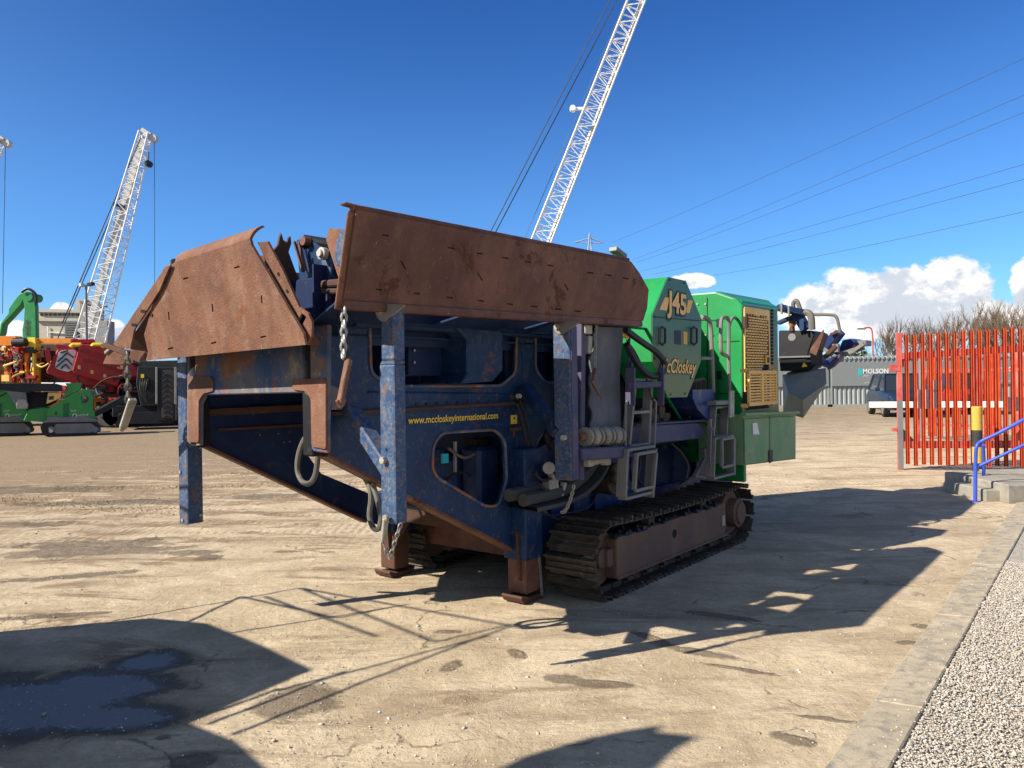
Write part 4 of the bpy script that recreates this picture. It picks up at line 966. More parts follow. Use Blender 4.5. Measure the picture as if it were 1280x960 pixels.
# ------------------------------------------------------------ ground
def ground_material():
    m, nt, b = newmat('yard_ground'); k = N(nt); co = k.co()
    big = k.noise(co, .35, 5, .6, .6); mid = k.noise(co, 1.7, 8, .68, .5); fine = k.noise(co, 26, 8, .75)
    stre = k.noise(k.co(scale=(.35, 1.5, 1), rot=(0, 0, .12)), 1.6, 8, .7, .8)
    base = k.mix(k.ramp(mid, .34, .68), (.42, .325, .205), (.61, .49, .33))
    base = k.mix(k.ramp(stre, .49, .66, 0, .75), base, (.27, .195, .12))
    base = k.mix(k.ramp(big, .52, .68, 0, .45), base, (.30, .225, .145))
    base = k.mix(k.ramp(k.noise(k.co(scale=(.5, 1.2, 1), loc=(3, 1, 0)), 4.5, 9, .72, .6), .52, .70, 0, .5), base, (.27, .20, .125))
    base = k.mix(k.ramp(fine, .40, .72, 0, .5), base, (.25, .195, .13))
    base = k.mix(k.ramp(fine, .58, .72, 0, .3), base, (.58, .50, .38))
    # the far left of the yard is browner churned dirt
    sep = k.n('ShaderNodeSeparateXYZ'); k.l(co, sep.inputs[0]); X, Y = sep.outputs[0], sep.outputs[1]
    dirtm = k.math('ADD', k.math('MULTIPLY', Y, .05), k.math('MULTIPLY', X, -.06))
    dirtm = k.math('ADD', dirtm, k.math('MULTIPLY', k.math('SUBTRACT', stre, .5), 3.2)); dirtm = k.math('ADD', dirtm, k.math('MULTIPLY', k.math('SUBTRACT', mid, .5), 2.6))
    dm = k.ramp(dirtm, .55, 1.15, 0, .85)
    base = k.mix(dm, base, (.215, .145, .08))
    # crumbs, pock marks and fine scoring
    pk = k.noise(co, 75, 5, .8); base = k.mix(k.ramp(pk, .60, .68, 0, .55), base, (.17, .12, .075)); base = k.mix(k.ramp(pk, .36, .28, 0, .5), base, (.68, .58, .42))
    sc_ = k.noise(k.co(scale=(1.1, 7, 1), rot=(0, 0, .35)), 6, 7, .75, .6); base = k.mix(k.ramp(sc_, .60, .70, 0, .4), base, (.26, .19, .12))
    vc = k.n('ShaderNodeTexVoronoi'); vc.feature = 'DISTANCE_TO_EDGE'; vc.inputs['Scale'].default_value = .42; wn = k.n('ShaderNodeVectorMath', operation='MULTIPLY_ADD'); nn_ = k.n('ShaderNodeTexNoise'); nn_.inputs['Scale'].default_value = 2.2; nn_.inputs['Detail'].default_value = 7; k.l(co, nn_.inputs['Vector']); k.l(nn_.outputs['Color'], wn.inputs[0]); wn.inputs[1].default_value = (.9, .9, 0); k.l(co, wn.inputs[2]); k.l(wn.outputs[0], vc.inputs['Vector'])
    crk = k.math('MULTIPLY', k.ramp(vc.outputs['Distance'], .0, .009, 1, 0), k.ramp(mid, .48, .56, 0, .75)); base = k.mix(crk, base, (.14, .10, .06))
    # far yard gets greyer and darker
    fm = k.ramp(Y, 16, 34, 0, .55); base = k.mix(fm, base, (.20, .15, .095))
    # damp stains with irregular outlines
    wob = k.math('MULTIPLY', k.math('SUBTRACT', k.noise(co, 3.5, 10, .74, .5), .5), 2.6)
    at = k.n('ShaderNodeAttribute'); at.attribute_name = 'stains'; sx_ = k.n('ShaderNodeSeparateXYZ'); k.l(at.outputs['Vector'], sx_.inputs[0])
    stain = k.math('ADD', sx_.outputs[0], wob)
    sm = k.ramp(stain, .70, 1.2, .68, 0)
    base = k.mix(sm, base, (.125, .088, .055))
    # puddle in the lower left
    pud = k.math('ADD', sx_.outputs[1], k.math('MULTIPLY', wob, .6))
    damp = k.ramp(pud, .9, 1.75, .7, 0); base = k.mix(damp, base, (.15, .105, .065))
    pm = k.ramp(k.math('ADD', pud, k.math('MULTIPLY', k.math('SUBTRACT', fine, .5), .9)), .66, 1.16, .9, 0)
    base = k.mix(pm, base, (.13, .13, .135))
    k.l(base, b.inputs['Base Color'])
    rg = k.math('SUBTRACT', .93, k.math('MULTIPLY', pm, .42)); rg = k.math('SUBTRACT', rg, k.math('MULTIPLY', sm, .25)); k.l(rg, b.inputs['Roughness'])
    # tyre and track ruts
    wv = k.n('ShaderNodeTexWave'); wv.wave_type = 'BANDS'; wv.bands_direction = 'X'; wv.inputs['Scale'].default_value = 3.2; wv.inputs['Distortion'].default_value = 1.4; wv.inputs['Detail'].default_value = 3
    k.l(k.co(scale=(1, .3, 1)), wv.inputs[0])
    rutn = k.noise(k.co(scale=(.12, 1.1, 1), rot=(0, 0, .06)), 1.8, 3, .5, .3)
    rut = k.ramp(k.math('ABSOLUTE', k.math('SUBTRACT', rutn, .5)), .0, .05, 1, 0)
    rut = k.math('MULTIPLY', rut, k.ramp(Y, 7, 9.5, 0, 1))
    h = k.math('ADD', k.math('MULTIPLY', mid, 1.4), k.math('MULTIPLY', fine, .35))
    h = k.math('ADD', h, k.math('MULTIPLY', pk, .16)); h = k.math('SUBTRACT', h, k.math('MULTIPLY', crk, .3)); h = k.math('ADD', h, k.math('MULTIPLY', k.noise(co, 11, 8, .75), .5))
    h = k.math('ADD', h, k.math('MULTIPLY', stre, 1.1)); h = k.math('ADD', h, k.math('MULTIPLY', k.math('MULTIPLY', sm, k.noise(co, 9, 7, .75)), 2.2))
    h = k.math('ADD', h, k.math('MULTIPLY', k.math('MULTIPLY', rut, wv.outputs[1]), .3))
    h = k.math('MULTIPLY', h, k.math('SUBTRACT', 1., k.math('MULTIPLY', pm, .96)))
    k.bump(h, .9, .03, b)
    b.inputs['Specular IOR Level'].default_value = .35
    return m
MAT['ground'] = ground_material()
STAINS = [(375, 876, .20, .22), (645, 817, .05, .09, .4), (563, 833, .05, .10, -.3), (700, 849, .11, .07, -.2), (745, 855, .2, .05, -.2), (993, 925, .10, .05, -.5), (240, 950, .09, .07), (205, 922, .04, .03), (1150, 783, .05, .05), (1135, 803, .07, .04),
              (815, 798, .16, .05, -1.0), (870, 815, .28, .06, -.6), (930, 838, .25, .03, -.5), (1040, 900, .2, .02, -.3), (260, 697, .12, .14, .1), (55, 770, .5, .05, .2), (120, 680, .8, .25), (330, 620, .6, .25), (360, 690, .15, .06), (90, 720, .5, .1, .3), (900, 770, .3, .05, -.5), (60, 572, 3., .5), (30, 612, 1.8, .45), (140, 628, 1.3, .28), (110, 690, .9, .22, .1), (235, 692, .35, .12), (310, 566, 2., .3), (20, 655, .8, .2), (560, 790, .10, .04), (440, 640, .3, .1)]
PUDDLE = [(40, 885, .60, .36), (110, 860, .45, .30), (185, 827, .22, .20), (135, 895, .40, .18), (-60, 880, .7, .4)]
rg = np.random.default_rng(12)
gx0, gx1, gy0, gy1, st_ = -9.5, 7.5, 2.4, 15.4, .028
nx, ny = int((gx1 - gx0) / st_), int((gy1 - gy0) / st_)
XX, YY = np.meshgrid(np.linspace(gx0, gx1, nx + 1), np.linspace(gy0, gy1, ny + 1))
def vnoise(cell, seed, sx=1., ang=0.):
    r_ = np.random.default_rng(seed); ca, sa = math.cos(ang), math.sin(ang)
    u_ = (XX * ca + YY * sa) / (cell * sx) + 200; v_ = (-XX * sa + YY * ca) / cell + 200
    T_ = r_.uniform(-1, 1, (512, 512)); iu, iv = np.floor(u_).astype(int), np.floor(v_).astype(int); fu, fv = u_ - iu, v_ - iv
    fu = fu * fu * (3 - 2 * fu); fv = fv * fv * (3 - 2 * fv); g = lambda a, b: T_[a % 512, b % 512]
    return (g(iu, iv) * (1 - fu) + g(iu + 1, iv) * fu) * (1 - fv) + (g(iu, iv + 1) * (1 - fu) + g(iu + 1, iv + 1) * fu) * fv
def dist_field(lst):
    out = np.full(XX.shape, 9.)
    for a in lst:
        c = G(a[0], a[1]); ro = a[4] if len(a) > 4 else 0.; dx, dy = XX - c.x, YY - c.y
        u_ = (dx * math.cos(ro) + dy * math.sin(ro)) / a[2]; v_ = (-dx * math.sin(ro) + dy * math.cos(ro)) / a[3]
        out = np.minimum(out, np.sqrt(u_ * u_ + v_ * v_))
    return out
FS, FP = dist_field(STAINS), dist_field(PUDDLE)
edge = np.clip(np.minimum.reduce([XX - gx0, gx1 - XX, YY - gy0, gy1 - YY]) / .6, 0, 1)
mud = np.clip(1.3 - FS, 0, 1) * np.clip((YY - 6.0) / 2, 0, 1); dry = np.clip((FP - .9) / .5, 0, 1)
Z = .006 * vnoise(1.3, 1) + .003 * vnoise(.35, 2, 2.) + .0022 * vnoise(.11, 3) + .0016 * vnoise(.06, 4)
left = np.clip((-XX - .5) / 3, 0, 1) * np.clip((YY - 6.5) / 2, 0, 1)
Z += (mud * .8 + left * .45) * (.012 * vnoise(.5, 5, 3.) + .010 * vnoise(.16, 6, 1.6) + .006 * vnoise(.07, 7))
# crawler and tyre prints: shallow troughs crossed by cleat marks
for (xa, ya), (xb, yb), wd, cl in [((-60, 588), (430, 593), .20, .16), ((60, 611), (520, 604), .20, .16), ((-30, 622), (260, 642), .32, .11), ((-60, 566), (380, 560), .4, .2), ((250, 579), (640, 586), .2, .16)]:
    a_, b_ = G(xa, ya), G(xb, yb); d_ = (b_ - a_); L_ = math.hypot(d_.x, d_.y); tx, ty = d_.x / L_, d_.y / L_
    s_ = (XX - a_.x) * tx + (YY - a_.y) * ty; q_ = -(XX - a_.x) * ty + (YY - a_.y) * tx + .06 * np.sin(s_ * .9)
    m_ = np.clip(1 - np.abs(q_ / wd) ** 4, 0, 1) * ((s_ > 0) & (s_ < L_)) * np.clip(.65 + .8 * vnoise(.9, 31), 0, 1)
    rim = np.exp(-((np.abs(q_) - wd * 1.05) / .05) ** 2) * ((s_ > 0) & (s_ < L_)) * np.clip(.5 + .7 * vnoise(.25, 33), 0, 1)
    Z += m_ * (-.010 + .014 * (np.sin(s_ / cl * 6.283) > .25)) + rim * .022
Z = (Z * dry - .004 * (1 - dry)) * edge - .002
under = np.maximum(Z, -.03)
# keep the surface level where crusher, kerb and legs stand on it
loc = np.array(MINV.to_3x3()) ; cx = XX - MO.x; cy_ = YY - MO.y; UU = loc[0, 0] * cx + loc[0, 1] * cy_; VV = loc[1, 0] * cx + loc[1, 1] * cy_
flat = ((UU > -1.2) & (UU < 3.6) & (VV > -.4) & (VV < 2.8)) | ((XX * .789 - YY * .614) > -1.1) | ((XX > 5.5) & (YY > 9.5))
Z = np.where(flat, np.minimum(Z, 0) * .3, Z)
n1 = (nx + 1) * (ny + 1); co_ = np.stack([XX, YY, Z], -1).reshape(-1, 3)
B_ = 2500.; out_ = np.array([(-B_, -300, 0), (B_, -300, 0), (B_, 3500, 0), (-B_, 3500, 0), (gx0, gy0, 0), (gx1, gy0, 0), (gx1, gy1, 0), (gx0, gy1, 0)], float); out_[:, 2] = -.002
ii = np.arange(ny)[:, None] * (nx + 1) + np.arange(nx)[None]; F_ = np.stack([ii, ii + 1, ii + nx + 2, ii + nx + 1], -1).reshape(-1, 4)
F_ = np.concatenate([F_, np.array([(0, 1, 5, 4), (1, 2, 6, 5), (2, 3, 7, 6), (3, 0, 4, 7)]) + n1])
me = bpy.data.meshes.new('ground'); co_ = np.concatenate([co_, out_]); me.vertices.add(len(co_)); me.vertices.foreach_set('co', co_.reshape(-1).astype(np.float32))
me.loops.add(len(F_) * 4); me.loops.foreach_set('vertex_index', F_.reshape(-1).astype(np.int32)); me.polygons.add(len(F_)); me.polygons.foreach_set('loop_start', np.arange(0, len(F_) * 4, 4, dtype=np.int32))
me.update(calc_edges=True)
at_ = me.attributes.new('stains', 'FLOAT_VECTOR', 'POINT'); av = np.full((len(co_), 3), 9.); av[:n1, 0] = FS.reshape(-1); av[:n1, 1] = FP.reshape(-1); at_.data.foreach_set('vector', av.reshape(-1).astype(np.float32))
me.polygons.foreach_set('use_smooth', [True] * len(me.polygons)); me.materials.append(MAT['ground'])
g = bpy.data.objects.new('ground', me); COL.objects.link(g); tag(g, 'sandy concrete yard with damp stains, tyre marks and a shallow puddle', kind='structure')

# kerb strip and gravel bed, running alongside the machine
kd = Vector((.614, .789, 0)); kn = Vector((.789, -.614, 0))
def kp(s, q, z=0): return kd * s + kn * q + Vector((0, 0, z))
random.seed(11)
mb = MB()
s = -3.
while s < 15.2:
    L = 1.83; e = .002
    q0, q1 = -.995 + random.uniform(-.006, .006), -.76
    mb.add([kp(s + e, q0, -.02), kp(s + L - e, q0, -.02), kp(s + L - e, q1, -.02), kp(s + e, q1, -.02), kp(s + e, q0, .014), kp(s + L - e, q0, .014), kp(s + L - e, q1, .030), kp(s + e, q1, .030)],
           [(4, 5, 6, 7), (0, 1, 5, 4), (1, 2, 6, 5), (2, 3, 7, 6), (3, 0, 4, 7)])
    s += L
o = mb.build('kerb', 'concrete_kerb', bevel=.008); tag(o, 'weathered concrete kerb strip between the yard and the gravel bed', kind='structure')
m, nt, b = newmat('gravel_bed'); k = N(nt); co = k.co(); v = k.n('ShaderNodeTexVoronoi'); v.inputs['Scale'].default_value = 70; k.l(co, v.inputs[0])
c = k.mix(k.ramp(k.noise(co, 40, 4, .6), .35, .65), (.30, .26, .21), (.46, .42, .35)); k.l(c, b.inputs['Base Color']); b.inputs['Roughness'].default_value = .95
k.bump(v.outputs['Distance'], 1., .015, b); MAT['gravel_bed'] = m
m, nt, b = newmat('gravel_stone'); k = N(nt); oi = k.n('ShaderNodeNewGeometry')
cr = k.n('ShaderNodeValToRGB'); k.l(oi.outputs['Random Per Island'], cr.inputs[0])
el_ = cr.color_ramp.elements; el_[0].color = (.27, .22, .17, 1); el_[1].color = (.58, .55, .49, 1)
for p, cc in ((.25, (.40, .33, .25)), (.5, (.52, .47, .39)), (.75, (.33, .30, .27))):
    e_ = el_.new(p); e_.color = (*cc, 1)
k.l(cr.outputs[0], b.inputs['Base Color']); b.inputs['Roughness'].default_value = .85; MAT['gravel_stone'] = m
mb = MB(); mb.add([kp(-3, -.76, .012), kp(15, -.76, .012), kp(15, 2.6, .012), kp(-3, 2.6, .012)], [(3, 2, 1, 0)])
o = mb.build('gravel_ground', 'gravel_bed'); tag(o, 'pale gravel ground beyond the kerb strip', kind='structure')
def stones(name, mat, pts, sizes, seed, flat=.6):
    rng = np.random.default_rng(seed)
    base = np.array([(1, 0, 0), (-1, 0, 0), (0, 1, 0), (0, -1, 0), (0, 0, 1), (0, 0, -1), (.7, .6, .5), (-.6, .65, .45), (.55, -.7, .5), (-.6, -.6, .5)], float)
    import bmesh
    bm = bmesh.new(); [bm.verts.new(p) for p in base]; r = bmesh.ops.convex_hull(bm, input=bm.verts); bm.verts.ensure_lookup_table(); bm.verts.index_update()
    tris = np.array([[v.index for v in f.verts] for f in bm.faces if len(f.verts) == 3]); bm.free()
    n = len(pts); nv = len(base); vs = np.repeat(base[None], n, 0) * (1 + rng.uniform(-.25, .25, (n, nv, 1)))
    vs *= rng.uniform(.65, 1.2, (n, 1, 3)) * np.array([1, 1, flat]); a = rng.uniform(0, 6.28, n); tl = rng.uniform(-.5, .5, n)
    ca, sa, ct, st = np.cos(a)[:, None], np.sin(a)[:, None], np.cos(tl)[:, None], np.sin(tl)[:, None]
    x, y, z = vs[..., 0], vs[..., 1], vs[..., 2]; y, z = y * ct - z * st, y * st + z * ct; x, y = x * ca - y * sa, x * sa + y * ca
    vs = np.stack([x, y, z], -1) * sizes[:, None, None] + pts[:, None, :]
    F = (tris[None] + (np.arange(n) * nv)[:, None, None]).reshape(-1, 3)
    me = bpy.data.meshes.new(name); me.vertices.add(n * nv); me.vertices.foreach_set('co', vs.reshape(-1).astype(np.float32))
    me.loops.add(len(F) * 3); me.loops.foreach_set('vertex_index', F.reshape(-1).astype(np.int32)); me.polygons.add(len(F))
    me.polygons.foreach_set('loop_start', np.arange(0, len(F) * 3, 3, dtype=np.int32)); me.update(calc_edges=True); me.validate()
    me.materials.append(MAT[mat]); ob = bpy.data.objects.new(name, me); COL.objects.link(ob); return ob
rng = np.random.default_rng(4)
n = 95000
S_ = rng.uniform(1.5, 8.2, n); Q_ = -.75 + rng.uniform(0, 1, n) * (.35 + 1.3 * np.clip((9 - S_) / 7, .1, 1)) 
P_ = np.stack([kd.x * S_ + kn.x * Q_, kd.y * S_ + kn.y * Q_, rng.uniform(.012, .03, n)], -1)
o = stones('gravel', 'gravel_stone', P_, rng.uniform(.0038, .0085, n) * (1 + .5 * (rng.uniform(0, 1, n) > .93)), 5); tag(o, 'loose pale and brown gravel stones beside the kerb', kind='stuff')
n = 260; S_ = rng.uniform(1.5, 8.2, n); Q_ = -.76 - rng.uniform(0, 1, n) ** 2 * .28
P_ = np.stack([kd.x * S_ + kn.x * Q_, kd.y * S_ + kn.y * Q_, np.where(Q_ < -.99, .002, .030 + (Q_ + .76) * .068)], -1)
o = stones('spilled_gravel', 'gravel_stone', P_, rng.uniform(.003, .008, n), 15); tag(o, 'stray gravel stones spilled onto the kerb strip', kind='stuff')
# churned mud ridges left by crawler tracks
ridge_pts = []; random.seed(19)
for (xa, ya), (xb, yb), n_, wd in [((-20, 588), (330, 592), 240, .22), ((100, 611), (460, 603), 260, .22), ((0, 622), (230, 640), 260, .5), ((-30, 560), (200, 556), 160, .8)]:
    a_, b_ = G(xa, ya), G(xb, yb)
    for i in range(n_):
        t_ = (i + random.random()) / n_; p = a_.lerp(b_, t_); p.y += (wd / 2 * (1 if i % 2 else -1)) * random.uniform(.6, 1.1)
        if random.random() < .75 + .25 * math.sin(t_ * 23): ridge_pts.append(p)
P_ = np.array([tuple(p) for p in ridge_pts]); rs2 = np.random.default_rng(23)
P_ = np.concatenate([P_ + rs2.normal(0, .07, P_.shape) * np.array([1, 1, 0]), P_ + rs2.normal(0, .22, P_.shape) * np.array([1, 1, 0])])
o = stones('mud_clods', 'mud', P_, rs2.uniform(.004, .020, len(P_)), 24, .5); tag(o, 'small churned mud clods along the crawler track marks', kind='stuff')
# loose grit on the yard
n = 9000; yy = 3 + rng.uniform(0, 1, n) ** 1.6 * 12; xx = rng.uniform(-1, 1, n) * yy * .75
P_ = np.stack([xx, yy, np.full(n, .001)], -1); keep = (P_[:, 0] * kn.x + P_[:, 1] * kn.y) < -1.05; P_ = P_[keep]
o = stones('grit', 'gravel_stone', P_, rng.uniform(.002, .007, len(P_)) * (1 + 1.2 * (rng.uniform(0, 1, len(P_)) > .97)), 6); tag(o, 'scattered grit and crumbs lying on the yard', kind='stuff')

# concrete blocks by the gate
def block(name, label, x0, x1, y, y1, z1, seed):
    mb = MB(Matrix.Translation(G((x0 + x1) / 2, y)) @ Matrix.Rotation(R(0), 4, 'Z'))
    a = G(x0, y); b_ = G(x1, y); wd = (b_ - a).length
    mb.bx(-wd / 2, wd / 2, 0, y1, -.01, z1); o = mb.build(name, 'concrete', bevel=.015); return tag(o, label, 'concrete block')
block('concrete_step', 'low concrete step just right of the handrail foot', 1231, 1268, 627, 1.0, .16, 1)
block('concrete_block', 'taller concrete block behind the handrail, right of the low step', 1258, 1330, 629, 1.5, .25, 2)
block('concrete_plinth', 'long low concrete plinth under the gate, behind the bollard', 1240, 1420, 599, .5, .12, 3)
# ------------------------------------------------------------ right side: gate, bollard, handrail, car, containers, trees
def palisade(name, label, cat, pts, z0, zt, slat_px, rails, mat, posts=(), matp='gate_red', group=None, pale_w=.055):
    pass
# near gate leaf: posts, two rails, pales
A = G(1127, 587); B = G(1330, 590); ex = (B - A).normalized(); L = (B - A).length; ny = Vector((-ex.y, ex.x, 0))
GM = Matrix(((ex.x, ny.x, 0, A.x), (ex.y, ny.y, 0, A.y), (0, 0, 1, 0), (0, 0, 0, 1)))
gate = thing('palisade_gate', 'near red palisade gate leaf with flat pointed pales and a scuffed end post', 'gate', mat=GM)
def gx(px):       # distance along the gate for a picture column
    d = ray(px, 500); t = (A - CAM).cross(ex).z / d.cross(ex).z; p = CAM + d * t; return (p - A).dot(ex)
def gz(px, py):
    d = ray(px, py); t = (A - CAM).cross(ex).z / d.cross(ex).z; return (CAM + d * t).z
g_ = lambda: MB(GM)
zt = gz(1125, 416); zr1 = gz(1135, 445); zr2 = gz(1135, 556); zb = gz(1130, 581)
mb = g_(); mb.bx(-.06, .03, -.04, .04, 0.0, zt); mb.build('end_post', 'gate_red', gate, .004)
mb = g_(); mb.bx(-.058, .028, -.042, .042, .02, gz(1125, 500)); mb.build('paint_worn_post_sleeve', 'mid_grey', gate)
mb = g_(); mb.bar((0, 0, zr1), (L, 0, zr1 + .12), .07, .12); mb.build('top_rail', 'gate_red', gate, .004)
mb = g_(); mb.bar((0, 0, zr2), (L, 0, zr2 + .03), .07, .13); mb.build('bottom_rail', 'gate_red', gate, .004)
mb = g_(); mb.bx(-.17, .0, -.05, .05, gz(1120, 460) - .06, gz(1120, 460) + .06); mb.bx(-.16, -.06, -.02, .02, gz(1125, 537) - .03, gz(1125, 537) + .03); mb.build('latch', 'gate_red', gate, .005)
g_().slab([(0.03, -.01, zr2 + .05), (.25, -.01, zr2 + .05), (.03, -.01, zr2 + .3)], (0, 1, 0), .02).build('gusset', 'mid_grey', gate); g_().slab([(0.03, -.01, zr1 - .05), (.2, -.01, zr1 - .05), (.03, -.01, zr1 - .22)], (0, 1, 0), .02).build('gusset', 'gate_red', gate)
mb = g_(); mb.bx(gx(1218), gx(1218) + .06, -.03, .03, zr2, zr1); mb.build('mullion', 'gate_red', gate, .004)
random.seed(2)
def pale(mb, x, w, z0, z1, y):
    f = w / 4      # W section with a split pointed top
    P = [(-2 * f, 0), (-1.2 * f, .034), (-.4 * f, .006), (.4 * f, .006), (1.2 * f, .034), (2 * f, 0)]
    for i in range(5):
        a, b = P[i], P[i + 1]; top = [z1 - .06, z1, z1 - .05, z1 - .05, z1, z1 - .06]
        vs = [(x + a[0], y + a[1], z0), (x + b[0], y + b[1], z0), (x + b[0], y + b[1], top[i + 1]), (x + a[0], y + a[1], top[i])]
        vs += [(p[0], p[1] + .004, p[2]) for p in vs]
        mb.add(vs, [(0, 1, 2, 3), (7, 6, 5, 4), (3, 2, 6, 7), (0, 3, 7, 4), (1, 5, 6, 2)])
mb = g_()
px = [1133, 1143, 1153, 1163, 1173, 1183, 1193, 1204, 1214, 1224, 1234, 1244, 1255, 1265, 1275, 1285, 1296, 1307, 1318]
for i, p in enumerate(px):
    x = gx(p); w_ = .072; pale(mb, x, w_, zb + random.uniform(-.01, .02), gz(1133, 417) + (x / L) * .12 + random.uniform(-.015, .015), -.065)
mb.build('pales', 'pale_red', gate)
# signs on the gate, seen from behind: blank white
for a, b, c, d in [(1148, 1178, 487, 511), (1167, 1178, 475, 490), (1258, 1330, 496, 514)]:
    mb = g_(); mb.bx(gx(a), gx(b), .045, .055, gz((a + b) / 2, d), gz((a + b) / 2, c)); mb.build('sign_board', 'white', gate)
# second run of fence further out
A2 = G(1152, 548); B2 = G(1420, 566); e2 = (B2 - A2).normalized(); n2 = Vector((-e2.y, e2.x, 0)); L2 = (B2 - A2).length
FM = Matrix(((e2.x, n2.x, 0, A2.x), (e2.y, n2.y, 0, A2.y), (0, 0, 1, 0), (0, 0, 0, 1)))
fen = thing('palisade_fence', 'red palisade fence standing behind the near gate leaf', 'fence', mat=FM)
f_ = lambda: MB(FM); zt2 = 2.3
mb = f_(); random.seed(9); x = .1
while x < L2: pale(mb, x, .085, .08, zt2 + random.uniform(-.03, .03), -.05); x += .175
mb.build('pales', 'pale_red', fen)
mb = f_(); mb.bar((0, 0, 1.85), (L2, 0, 1.85), .05, .06); mb.bar((0, 0, .4), (L2, 0, .4), .05, .06); mb.build('rail', 'gate_red', fen)
for x in (0, 2.6, 5.2, 7.8):
    mb = f_(); mb.bx(x - .05, x + .05, -.02, .05, 0, 2.3); mb.build('post', 'gate_red' if x else 'mid_grey', fen)

# barrier beam
p = D(1087, 506, 19.); q = D(1420, 505, 17.5)
bar_ = thing('barrier', 'long white swing barrier beam lying across in front of the parked car', 'barrier', (q.x, q.y, 0))
MB().bar(p, q, .12, .15).build('beam', 'white', bar_, .01)
MB().bar((q.x, q.y, 0), (q.x, q.y, q.z + .25), .2, .2).build('pivot_post', 'gate_red', bar_, .01)
rs = D(1150, 506, 18.8); MB().bar((rs.x, rs.y + .12, 0), (rs.x, rs.y + .12, rs.z - .08), .08, .08).build('rest_post', 'gate_red', bar_, .01)

# bollard
c = G(1222, 592); bo = thing('bollard', 'yellow and black banded steel bollard in front of the red gate', 'bollard', (c.x, c.y, 0))
zz = [0, .28, .54, .82, 1.16]; r = .075 * 1.1
zz = [0, .32, .66, .96, 1.22]
H_ = (D(1222, 508, c.y)).z; zz = [0, H_ * .16, H_ * .40, H_ * .64, H_]
for i in range(4):
    MB().cyl((c.x, c.y, zz[i]), (c.x, c.y, zz[i + 1]), r if i != 1 else r - .001, 24).build('band', 'bollard_yellow' if i in (1, 3) else ('bollard_black'), bo, .002 if i < 3 else .012, smooth=True)
MB().cyl((c.x, c.y, 0), (c.x, c.y, .04), .13, 20).build('base_collar', 'concrete', bo, .01)

# blue handrail
F1 = G(1219, 627); F2 = G(1229, 616); zt_ = D(1222, 556, F1.y).z
hr = thing('handrail', 'blue tubular steel handrail at the concrete steps, right edge', 'handrail', (F1.x, F1.y, 0))
Yb = F1.y
pts = [F1, D(1219.5, 575, Yb), D(1221, 558, Yb), D(1227, 551.5, Yb), D(1245, 543, Yb - .1), D(1285, 522, Yb - .35), D(1400, 462, Yb - 1.2)]
MB().tube(spl(pts, 6), .024, 12).build('top_rail', 'rail_blue', hr, smooth=True)
MB().tube([D(1219, 584, Yb), D(1225, 582, Yb), D(1285, 554, Yb - .35), D(1400, 500, Yb - 1.2)], .021, 12).build('mid_rail', 'rail_blue', hr, smooth=True)
MB().tube([F2, D(1230, 575, F2.y), D(1229, 556, F2.y - .1)], .022, 12).build('post', 'rail_blue', hr, smooth=True)
mb = MB(); mb.cyl(F1, F1 + Vector((0, 0, .012)), .06, 16); mb.cyl(F2, F2 + Vector((0, 0, .012)), .06, 16); mb.build('foot_plate', 'rail_blue', hr)
e = D(1330, 515, Yb - .6); MB().tube([(e.x, e.y, 0), e], .022, 12).build('post', 'rail_blue', hr, smooth=True)

